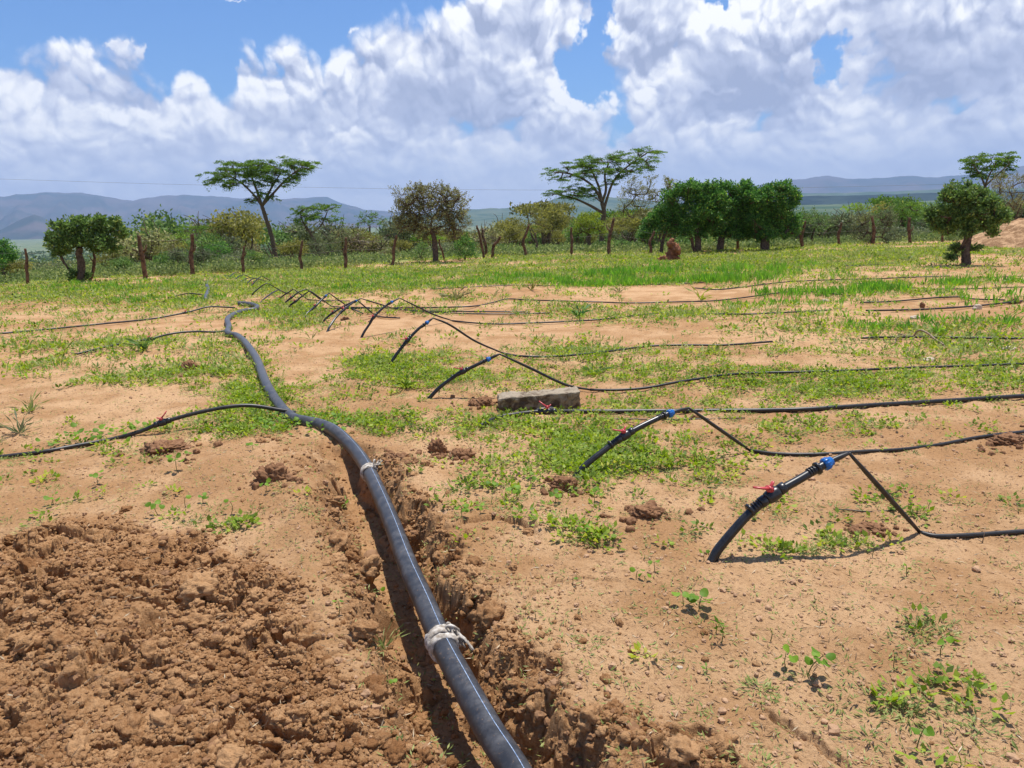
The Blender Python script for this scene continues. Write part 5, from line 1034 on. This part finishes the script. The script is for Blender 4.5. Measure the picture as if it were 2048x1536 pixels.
lit.leaves(np.stack([x, y, z + 0.003], 1), D, side_of(D), L, np.minimum(L * 0.16, 0.004), rng.random(n)); tag(lit.build('dry_litter', leaf_mat('dry_litter', [(0, (0.07, 0.04, 0.02)), (0.5, (0.30, 0.20, 0.11)), (1, (0.55, 0.45, 0.30))], 0.1)), kind='stuff')
# crumbs of soil
V1, F1 = SP1; n = 30000; a = rng.uniform(-0.9, 0.9, n); r = 1.5 + 7.5 * rng.random(n) ** 1.25; x, y = r * np.sin(a), r * np.cos(a); z, cl, of = land(x, y); sz_ = np.abs(rng.normal(0, 1, n)) ** 1.6 * 0.0021 * (1 + 0.7 * cl) + 0.0014
rr3 = rng.uniform(0.7, 1.3, (n, len(V1), 1)); Vb = V1[None] * rr3 * sz_[:, None, None] * np.array([1, 1, 0.75]) + np.stack([x - np.sin(a) * of, y - np.cos(a) * of, z + sz_ * 0.35], 1)[:, None]
s = Soup(); s.add(Vb.reshape(-1, 3), None, (F1[None] + (np.arange(n) * len(V1))[:, None, None]).reshape(-1, 3), np.repeat(np.clip(cl + rng.normal(0, 0.12, n), 0, 1), len(V1)))
tag(s.build('soil_crumbs', leaf_mat('soil_crumb_earth', [(0, (0.44, 0.27, 0.155)), (0.5, (0.30, 0.17, 0.09)), (1, (0.23, 0.12, 0.057))], 0.0, 0.95), smooth=False), kind='stuff')
# broken clods: the spoil heap, the trench banks and the rubble round single clods
def rubble(name, x, y, size, sub, mat, sink=0.35, nvar=14, amp=1.35):
    V0, F0 = SPH[sub]; n = len(x); z, cl, of = land(x, y); a = np.arctan2(x, y); var = []
    for q in range(nvar):
        nn = 1 + amp * (n3(V0, 1.4, q * 7 + 600) * 0.20 + n3(V0, 3.3, q * 7 + 602) * 0.15 + n3(V0, 8.0, q * 7 + 604) * 0.08)
        var.append(V0 * nn[:, None])
    var = np.array(var); vi = rng.integers(0, nvar, n); q4 = unit(rng.standard_normal((n, 4))); w_, i_, j_, k_ = q4.T
    Rm = np.stack([1 - 2 * (j_ * j_ + k_ * k_), 2 * (i_ * j_ - k_ * w_), 2 * (i_ * k_ + j_ * w_), 2 * (i_ * j_ + k_ * w_), 1 - 2 * (i_ * i_ + k_ * k_), 2 * (j_ * k_ - i_ * w_), 2 * (i_ * k_ - j_ * w_), 2 * (j_ * k_ + i_ * w_), 1 - 2 * (i_ * i_ + j_ * j_)], 1).reshape(n, 3, 3)
    P = np.einsum('nij,nvj->nvi', Rm, var[vi] * rng.uniform(0.7, 1.25, (n, 1, 3))) * size[:, None, None] * np.array([1, 1, 0.82])
    P = P + np.stack([x - np.sin(a) * of, y - np.cos(a) * of, z + size * (0.5 - sink)], 1)[:, None]
    s = Soup(); s.add(P.reshape(-1, 3), None, (F0[None] + (np.arange(n) * len(V0))[:, None, None]).reshape(-1, 3), np.repeat(np.clip(rng.normal(0.5, 0.2, n), 0, 1), len(V0)))
    return tag(s.build(name, mat), kind='stuff')
SPH = {1: SP1, 2: sphere(2), 3: SP3}
def clay_pts(n, smin, smax, pw):
    X, Y, Z = [], [], []
    while len(X) < n:
        a = rng.uniform(-0.85, 0.6, 4000); r = 1.35 + 4.6 * rng.random(4000) ** 1.1; x, y = r * np.sin(a), r * np.cos(a)
        m = sdf(x, y, MOUND) + 0.10 * perlin(x * 4, y * 4, 51); m2 = sdf(x, y, ROUGH2); d, al, sd = seg_dist(x, y, TRENCH)
        pr = np.maximum(sstep(m, -0.04, 0.10), 0.8 * sstep(m2, -0.03, 0.08)); pr = np.maximum(pr, 0.8 * np.exp(-((d - np.where(sd < 0, 0.19, 0.22)) / np.where(sd < 0, 0.11, 0.065)) ** 2) * sstep(al, 0.2, 1.0)); pr = np.maximum(pr, 0.10 * np.exp(-(d / 0.6) ** 2))
        pr = pr * sstep(perlin(x * 3.1, y * 3.1, 640) + rng.normal(0, 0.3, 4000), -0.5, 0.35)
        k = rng.random(4000) < pr; X += list(x[k]); Y += list(y[k])
    X, Y = np.array(X[:n]), np.array(Y[:n]); return X, Y, smin + (smax - smin) * rng.random(n) ** pw
m, nt, b = mat_new('broken_clay'); v = nt.nodes.new('ShaderNodeNewGeometry').outputs['Position']; nA = noise(nt, v, 2.4, 6, 0.6); nB = noise(nt, v, 55, 6, 0.7)
cc_ = mixc(nt, (nA * 0.3 + nB * 0.5 + attr(nt, 'tone') * 0.3).smooth(0.40, 0.70), (0.25, 0.118, 0.047), (0.49, 0.28, 0.135)); nt.links.new(cc_, b.inputs['Base Color']); b.inputs['Roughness'].default_value = 0.97; b.inputs['Specular IOR Level'].default_value = 0.1; bump(nt, b, noise(nt, v, 90, 6, 0.7), 1.0, 0.012)
rubble('broken_clods', *clay_pts(330, 0.016, 0.040, 2.2), 3, m, 0.45)
bx_, by_, bs_ = clay_pts(46, 0.034, 0.062, 1.5); rubble('large_clods', bx_, by_, bs_, 3, m, 0.5, amp=1.6)
rubble('lumpy_soil', *clay_pts(4200, 0.006, 0.019, 1.8), 2, m, 0.38)
rubble('crumbly_soil', *clay_pts(26000, 0.0022, 0.008, 1.6), 1, m, 0.25)
CP = [(545, 968, 50), (328, 906, 60), (874, 906, 36), (924, 918, 40), (1129, 978, 44), (1292, 1034, 60), (1740, 1060, 40), (2022, 888, 60), (378, 742, 36), (962, 812, 50), (800, 925, 50)]
X, Y = [], []
for px, py, rx in CP:
    for q_ in range(46):
        g_ = ground_hit(px + rng.normal(0, rx * 0.75), py + rng.normal(2, rx * 0.2)); X.append(g_.x); Y.append(g_.y)
rubble('clod_fragments', np.array(X), np.array(Y), 0.004 + 0.022 * rng.random(len(X)) ** 2.0, 2, M['clod'], 0.3)
# crop rows: upright blades
cr_ = Soup()
def blades(x, y, z, nb, h, w, lean=0.35):
    n = len(x); R_ = np.repeat(np.arange(n), nb); m_ = n * nb; D = unit(np.stack([rng.normal(0, lean, m_), rng.normal(0, lean, m_), np.ones(m_)], 1)); hh = h * rng.uniform(0.6, 1.3, n)[R_] * rng.uniform(0.7, 1.1, m_)
    P = np.stack([x[R_] + rng.normal(0, 0.02, m_), y[R_] + rng.normal(0, 0.02, m_), z[R_]], 1); U = unit(np.cross(D, rng.standard_normal((m_, 3)))); cr_.leaves(P, D, U, hh, np.full(m_, w), np.clip(rng.normal(0.5, 0.2, n)[R_] + rng.normal(0, 0.12, m_), 0, 1), 0.1)
def rows(pxa, pya, pxb, pyb, thick, n, h, w=0.022):
    A, B = ground_hit(pxa, pya), ground_hit(pxb, pyb); t = rng.random(n); x = A.x + (B.x - A.x) * t + rng.normal(0, thick * 0.3, n); y = A.y + (B.y - A.y) * t + rng.normal(0, thick, n)
    k = perlin(x * 0.9, y * 0.9, 500) + rng.normal(0, 0.22, n) > 0.0; x, y = x[k], y[k]; blades(x, y, macro(x, y), 4, h * 0.88, w)
for r_ in [(560, 556, 900, 552, 0.35, 260, 0.16), (620, 578, 1050, 571, 0.25, 520, 0.13), (700, 562, 1180, 558, 0.4, 420, 0.17), (860, 575, 1280, 566, 0.35, 420, 0.18), (1100, 567, 1560, 558, 0.5, 900, 0.26), (1150, 548, 1580, 545, 0.6, 620, 0.26), (1250, 535, 1650, 533, 0.5, 360, 0.24), (980, 560, 1300, 552, 0.5, 420, 0.24),
           (1500, 590, 1700, 588, 0.3, 160, 0.2), (1640, 592, 1800, 580, 0.3, 240, 0.22), (1850, 575, 2060, 562, 0.35, 300, 0.22), (1450, 612, 1760, 606, 0.3, 120, 0.15), (1880, 598, 2060, 592, 0.3, 90, 0.18), (1500, 556, 1700, 548, 0.5, 160, 0.2), (60, 585, 420, 578, 0.5, 220, 0.16), (200, 602, 460, 598, 0.4, 160, 0.16), (1680, 655, 2050, 650, 0.3, 120, 0.16), (100, 575, 330, 572, 0.8, 160, 0.22), (420, 560, 700, 548, 0.5, 160, 0.16)]: rows(*r_)
x, y, z = scatter(15000, 9.0, 36.0, 0.8); blades(x, y, z, 4, 0.085, 0.014, 0.5)
tag(cr_.build('crop_seedlings', M['leaf_crop']), kind='stuff')

# ------------------------------------------------------------------ single plants near the camera
def disc(s, c, n, r, tone, asp=1.0, d=None):
    n = unit(np.array(n, float)); u = unit(np.cross(n, [0.3, 1, 0.1])) if d is None else unit(d - n * (n @ d)); v = np.cross(n, u); k = 12; a = np.arange(k) * 2 * math.pi / k
    P = [np.array(c)] + [np.array(c) + (u * math.cos(t) + v * math.sin(t) * asp) * r + n * r * 0.18 * math.cos(2 * t) for t in a]
    s.add(P, None, [(0, i + 1, (i + 1) % k + 1) for i in range(k)], tone)
def seedling(px, py, hpx, leaves, wpx, label, group='round leaved seedlings on the bare sand', name='seedling', kind='round'):
    B = ground_hit(px, py); z = topz(B.x, B.y); B.z = z; k = (B - Vector((0, 0, CAM_H))).length / FPX; h, w = hpx * k * 0.85, wpx * k * 0.66; root = empty(name, B); tag(root, label, 'seedling', group)
    s, f = Soup(), Soup(); lean = Vector((rng.normal(0, 0.12), rng.normal(0, 0.12), 1)) * h; s.tube(smooth_line([B - Vector((0, 0, 0.01)), B + lean * 0.5 + Vector((rng.normal(0, .1) * h, 0, 0)), B + lean], 4), [0.0016 + h * 0.008, 0.0012], 5)
    for q_ in range(leaves):
        th = q_ * 2.4 + rng.uniform(0, 0.8) if leaves > 2 else q_ * math.pi + rng.normal(0, 0.3); lv = 1.0 if leaves <= 2 else 0.45 + 0.55 * (q_ + 1) / leaves
        base = np.array(B + lean * lv); d = np.array([math.cos(th), math.sin(th), 0.25])
        if kind == 'round': s.tube([base, base + d * w * 0.35], 0.0009, 4); disc(f, base + d * w * 0.8, (rng.normal(0, .45), rng.normal(-0.35, .4), 1), w * 0.5, rng.random() * 0.8 + 0.1, 0.85, d)
        else: D = unit(d + rng.normal(0, .2, 3))[None]; f.leaves(base[None], D, side_of(D), [w * 1.2], [w * 0.42], [rng.random()])
    child(s, 'stem', M['leaf_dull'], root); child(f, 'leaves', M['leaf_seed'], root); return root
for px, py, h, n, w, lab, kd in [(1398, 1222, 30, 5, 30, 'bunched broad leaved seedling cluster below the foot of the nearest riser', 'round'), (1368, 1212, 30, 3, 26, 'left neighbour of the bunched seedling cluster', 'round'), (1442, 1285, 46, 8, 22, 'upright seedling with pointed leaves in the bare right foreground', 'pointed'), (1430, 1262, 22, 2, 16, 'small pointed seedling behind the upright pointed one', 'pointed'),
      (1575, 1345, 38, 4, 26, 'left of the two tall round leaved seedlings', 'round'), (1614, 1352, 58, 7, 26, 'right and taller of the two round leaved seedlings', 'round'), (1832, 1500, 48, 3, 24, 'lone leaning seedling at the bottom right below the grass patch', 'round'), (1882, 1305, 30, 2, 20, 'seedling with one round leaf right of the small grass patch', 'round'),
      (1790, 1342, 22, 2, 12, 'thin seedling with a small leaf below the small grass patch', 'round'), (1144, 1172, 16, 1, 12, 'single leafed seedling on smooth sand right of the trench', 'round'), (1310, 1146, 22, 2, 14, 'seedling left of the foot of the nearest riser', 'round'), (1272, 1160, 18, 2, 18, 'low seedling pair left of the foot of the nearest riser', 'round'), (1290, 1163, 10, 2, 16, 'flat little seedling beside a low pair', 'round'),
      (1409, 1122, 20, 2, 13, 'seedling touching the foot of the nearest riser', 'round'), (1833, 1030, 18, 2, 14, 'left seedling of a pair above the low hose bend', 'round'), (1853, 1020, 18, 1, 13, 'right seedling of a pair above the low hose bend', 'round'), (1685, 1108, 22, 1, 10, 'one leafed seedling in the weed strip', 'round'), (1744, 1112, 20, 2, 10, 'thin seedling below the hose shadow', 'pointed'), (1813, 1156, 24, 5, 14, 'starry seedling right of the hose shadow', 'pointed'),
      (1415, 1345, 18, 4, 16, 'low rosette seedling below the upright pointed one', 'pointed'), (1640, 1250, 14, 2, 10, 'tiny seedling in the middle of the bare right sand', 'pointed'), (1540, 1282, 30, 3, 10, 'thin dry stemmed seedling in the bare right sand', 'pointed'), (317, 1030, 26, 5, 18, 'leafy seedling on sand above the soil heap', 'round'), (371, 1014, 20, 1, 15, 'single round leaf seedling above the soil heap', 'round'), (406, 1008, 16, 4, 14, 'small bushy seedling above the soil heap', 'round'),
      (462, 1028, 26, 2, 15, 'two leaved seedling left of the trench', 'round'), (196, 972, 24, 4, 16, 'yellowish seedling on the left sand', 'round'), (107, 1010, 16, 4, 18, 'low spreading seedling on the left sand', 'round'), (354, 942, 34, 6, 18, 'tallest seedling below the wide clod pile', 'round'), (375, 922, 18, 2, 12, 'small seedling right of the tallest one by the clod pile', 'round'), (532, 990, 22, 4, 16, 'seedling in front of the big dark clod', 'round'),
      (505, 900, 14, 3, 14, 'seedling above the big dark clod', 'round'), (677, 1248, 32, 2, 13, 'lone seedling on the left bank of the trench', 'round'), (780, 1338, 20, 3, 16, 'seedling inside the trench left of the pipe', 'round'), (752, 1108, 12, 2, 16, 'seedling in the shadow strip of the trench', 'round'), (735, 1140, 10, 2, 12, 'small seedling on the trench floor', 'round'), (942, 1510, 26, 6, 22, 'leafy seedling against the pipe at the bottom', 'round'), (988, 1532, 14, 2, 24, 'round leaf poking up beside the pipe at the bottom edge', 'round'),
      (1002, 1352, 12, 1, 13, 'round leaf on the eroded right bank of the trench', 'round'), (1072, 1255, 18, 1, 13, 'single leafed seedling above the eroded right bank', 'round'), (1110, 1005, 24, 4, 18, 'seedling below the round dark clod', 'round'), (1025, 1000, 30, 6, 20, 'leafy seedling on the sand left of the round dark clod', 'round'), (925, 1050, 24, 6, 18, 'seedling right of the trench by the soil crack', 'round'), (960, 1035, 18, 4, 16, 'small seedling behind the soil crack', 'round'), (1165, 1075, 26, 6, 18, 'seedling in the weeds right of the soil crack', 'round'),
      (1190, 1005, 30, 5, 16, 'seedling right of the round dark clod', 'round'), (1062, 975, 24, 4, 16, 'seedling left of the round dark clod', 'round'), (985, 985, 24, 4, 16, 'seedling between the trench and the round dark clod', 'round'), (870, 1010, 20, 4, 16, 'seedling on the right lip of the trench', 'round'), (620, 935, 20, 4, 18, 'seedling on the left lip of the trench', 'round'), (678, 960, 20, 4, 20, 'seedling leaning over the trench edge', 'round')]:
    seedling(px, py, h, n, w, lab, kind=kd)
def tuft(px, py, hpx, n, label, mat, spread_=0.9, wide=0.10, cat='plant', name='tuft_plant', dead=0):
    B = ground_hit(px, py); B.z = topz(B.x, B.y) - 0.003; k = (B - Vector((0, 0, CAM_H))).length / FPX; h = hpx * k
    f = Soup(); D = unit(np.stack([rng.normal(0, spread_, n), rng.normal(0, spread_, n), np.ones(n)], 1)); L = h * rng.uniform(0.6, 1.25, n); P = np.array(B) + rng.normal(0, h * 0.05, (n, 3)) * np.array([1, 1, 0])
    Mid = P + D * (L * 0.55)[:, None]; f.leaves(P, D, side_of(D), L * 0.6, L * wide, rng.random(n)); D2 = unit(D * np.array([1.5, 1.5, 0.5])); f.leaves(P + D * (L * 0.5)[:, None], D2, side_of(D2), L * 0.6, L * wide * 0.8, rng.random(n))
    o = f.build(name, M[mat]); tag(o, label, cat); return o
tuft(40, 868, 46, 20, 'spiky grey green tuft with dark shadow on the left sand', 'leaf_grey', 0.9, 0.09); tuft(62, 822, 34, 20, 'dull tuft behind the spiky one at the left', 'leaf_dull', 0.8, 0.08); tuft(125, 728, 40, 7, 'tall thin grass stalks at the end of the short branch hose', 'leaf_yellow', 0.45, 0.06)
tuft(1157, 636, 34, 16, 'dark broad bladed weed in front of the second drip hose', 'leaf_dark', 0.7, 0.16); tuft(912, 600, 32, 36, 'dark dry weed clump in the sand behind the long hose', 'leaf_brown', 0.9, 0.10); tuft(988, 593, 16, 14, 'small dark weed right of the dry clump', 'leaf_brown', 0.8, 0.1)
tuft(1062, 581, 30, 14, 'brown stemmed weed in front of the crop rows', 'leaf_olive', 0.6, 0.08); tuft(1238, 585, 18, 14, 'dark little weed in the sand before the crop', 'leaf_brown', 0.8, 0.12); tuft(1186, 748, 34, 26, 'leafy weed with a tall bare stalk above the long hose', 'leaf_mid', 1.1, 0.14); tuft(1193, 745, 84, 2, 'tall bare leaning stalk in the leafy weed', 'leaf_brown', 0.15, 0.012)
tuft(1400, 600, 34, 10, 'small palm like plant with drooping leaves', 'leaf_yellow', 1.1, 0.12); tuft(1735, 1455 - 700, 18, 24, 'grey weed hanging on the long right hose', 'leaf_grey', 1.2, 0.14); tuft(1815, 523, 16, 16, 'bushy weed left of the round right tree', 'leaf_mid', 0.8, 0.14); tuft(622, 680, 34, 9, 'thin pale stalks beside the risers', 'leaf_dull', 0.8, 0.05)
tuft(1010, 655 + 40, 12, 14, 'small weed at the foot of a sloping hose', 'leaf_mid', 1.0, 0.14); tuft(290, 700, 30, 24, 'leafy weed growing through the shorter branch hose', 'leaf_mid', 0.8, 0.16); tuft(1875, 670, 34, 8, 'upright weed right of the tan stone', 'leaf_crop', 0.5, 0.10); tuft(2015, 652, 34, 8, 'upright weed stalk near the right edge', 'leaf_crop', 0.5, 0.10)
tuft(810, 776, 26, 60, 'bright bushy weed left of the stone block', 'leaf_weed', 1.3, 0.2); tuft(1640, 905 + 0, 14, 20, 'little round leaved weed on the second hose', 'leaf_weed', 1.0, 0.3); tuft(767, 1290, 48, 26, 'feathery plant standing in the trench beside the pipe', 'leaf_dull', 0.7, 0.05); tuft(770, 1345, 70, 5, 'thin dry stalk standing in the trench', 'leaf_brown', 0.18, 0.02); tuft(1925, 1536, 44, 4, 'broad grass blade at the bottom right edge', 'leaf_weed', 0.7, 0.12); tuft(1960, 1500, 18, 10, 'small grass tuft at the bottom right', 'leaf_weed', 1.2, 0.1)
# creeper with round leaves over the near branch hose
f = Soup()
for q_ in range(70):
    t = rng.random(); px, py = 100 + 200 * t + rng.normal(0, 8), 893 - 26 * t + rng.normal(0, 7); B = np.array(ground_hit(px, py)) + np.array([0, 0, rng.uniform(0.03, 0.09)]); disc(f, B, (rng.normal(0, .5), rng.normal(-.3, .4), 1), rng.uniform(0.012, 0.026), rng.random(), 0.85)
tag(f.build('creeper', M['leaf_seed']), 'round leaved creeper growing over the near branch hose', 'creeper')
f = Soup()
for q_ in range(150):
    t = rng.random(); px, py = 520 + 190 * t + rng.normal(0, 10), 858 - 6 * t + rng.normal(0, 9); B = np.array(ground_hit(px, py)) + np.array([0, 0, rng.uniform(0.01, 0.07)]); disc(f, B, (rng.normal(0, .5), rng.normal(-.3, .4), 1), rng.uniform(0.010, 0.022), rng.random(), 0.85)
tag(f.build('creeper', M['leaf_seed']), 'leafy creeper half burying the supply pipe at its bend', 'creeper')

# ------------------------------------------------------------------ goats grazing in the clearing
def goat_mesh():
    me = bpy.data.meshes.new('goat'); V = [(0, 0, .62), (.28, 0, .64), (.5, 0, .64), (.68, 0, .80), (.80, 0, .86), (.92, 0, .80), (-.12, 0, .66), (-.18, 0, .74)]; Rr = [.15, .165, .15, .075, .07, .035, .05, .02]; E = [(0, 1), (1, 2), (2, 3), (3, 4), (4, 5), (0, 6), (6, 7)]
    for i_, x_ in ((0, 0.0), (2, 0.5)):
        for sg in (-1, 1):
            n = len(V); V += [(x_, sg * .1, .45), (x_ - (.05 if x_ == 0 else -.01), sg * .1, .25), (x_, sg * .1, .02)]; Rr += [.07, .035, .028]; E += [(i_, n), (n, n + 1), (n + 1, n + 2)]
    for sg in (-1, 1): n = len(V); V.append((.76, sg * .11, .90)); Rr.append(.022); E.append((4, n))
    me.from_pydata(V, E, []); o = bpy.data.objects.new('goat', me); COL.objects.link(o); md = o.modifiers.new('s', 'SKIN')
    for v, r_ in zip(me.skin_vertices[0].data, Rr): v.radius = (r_, r_)
    me.skin_vertices[0].data[0].use_root = True; o.modifiers.new('d', 'SUBSURF').levels = 1
    dg = bpy.context.evaluated_depsgraph_get(); out = bpy.data.meshes.new_from_object(o.evaluated_get(dg)); bpy.data.objects.remove(o); return out
gm = goat_mesh(); gm.materials.clear(); gm.materials.append(M['goat'])
for px, r_, rz, lab in [(27, 118, 0.3, 'leftmost tiny brown goat grazing far off in the clearing'), (60, 122, 2.9, 'second tiny goat from the left in the far clearing'), (76, 112, 0.1, 'third tiny goat from the left in the far clearing'), (92, 120, 3.3, 'fourth tiny goat from the left in the far clearing'), (219, 105, 0.4, 'lone goat right of the broad leafy tree')]:
    o = bpy.data.objects.new('goat', gm); COL.objects.link(o); o.location = at_r(px, r_, 520); o.rotation_euler.z = rz; tag(o, lab, 'goat', 'goats grazing beyond the fence')

# ------------------------------------------------------------------ hazy air
V = [(x, y, z) for x in (-19000, 19000) for y in (-19000, 19000) for z in (-400, 1150)]
Fh = [(0, 1, 3, 2), (4, 6, 7, 5), (0, 4, 5, 1), (2, 3, 7, 6), (0, 2, 6, 4), (1, 5, 7, 3)]
me = bpy.data.meshes.new('haze'); me.from_pydata(V, [], Fh)
m = bpy.data.materials.new('hazy_air'); m.use_nodes = True; nt = m.node_tree; nt.nodes.clear(); out = nt.nodes.new('ShaderNodeOutputMaterial'); pv = nt.nodes.new('ShaderNodeVolumePrincipled')
pv.inputs['Color'].default_value = (0.47, 0.66, 1.0, 1); pv.inputs['Density'].default_value = 0.000068; pv.inputs['Anisotropy'].default_value = 0.0; nt.links.new(pv.outputs[0], out.inputs['Volume'])
m.cycles.homogeneous_volume = True if hasattr(m.cycles, 'homogeneous_volume') else None
tag(link('haze', me, m), kind='stuff')
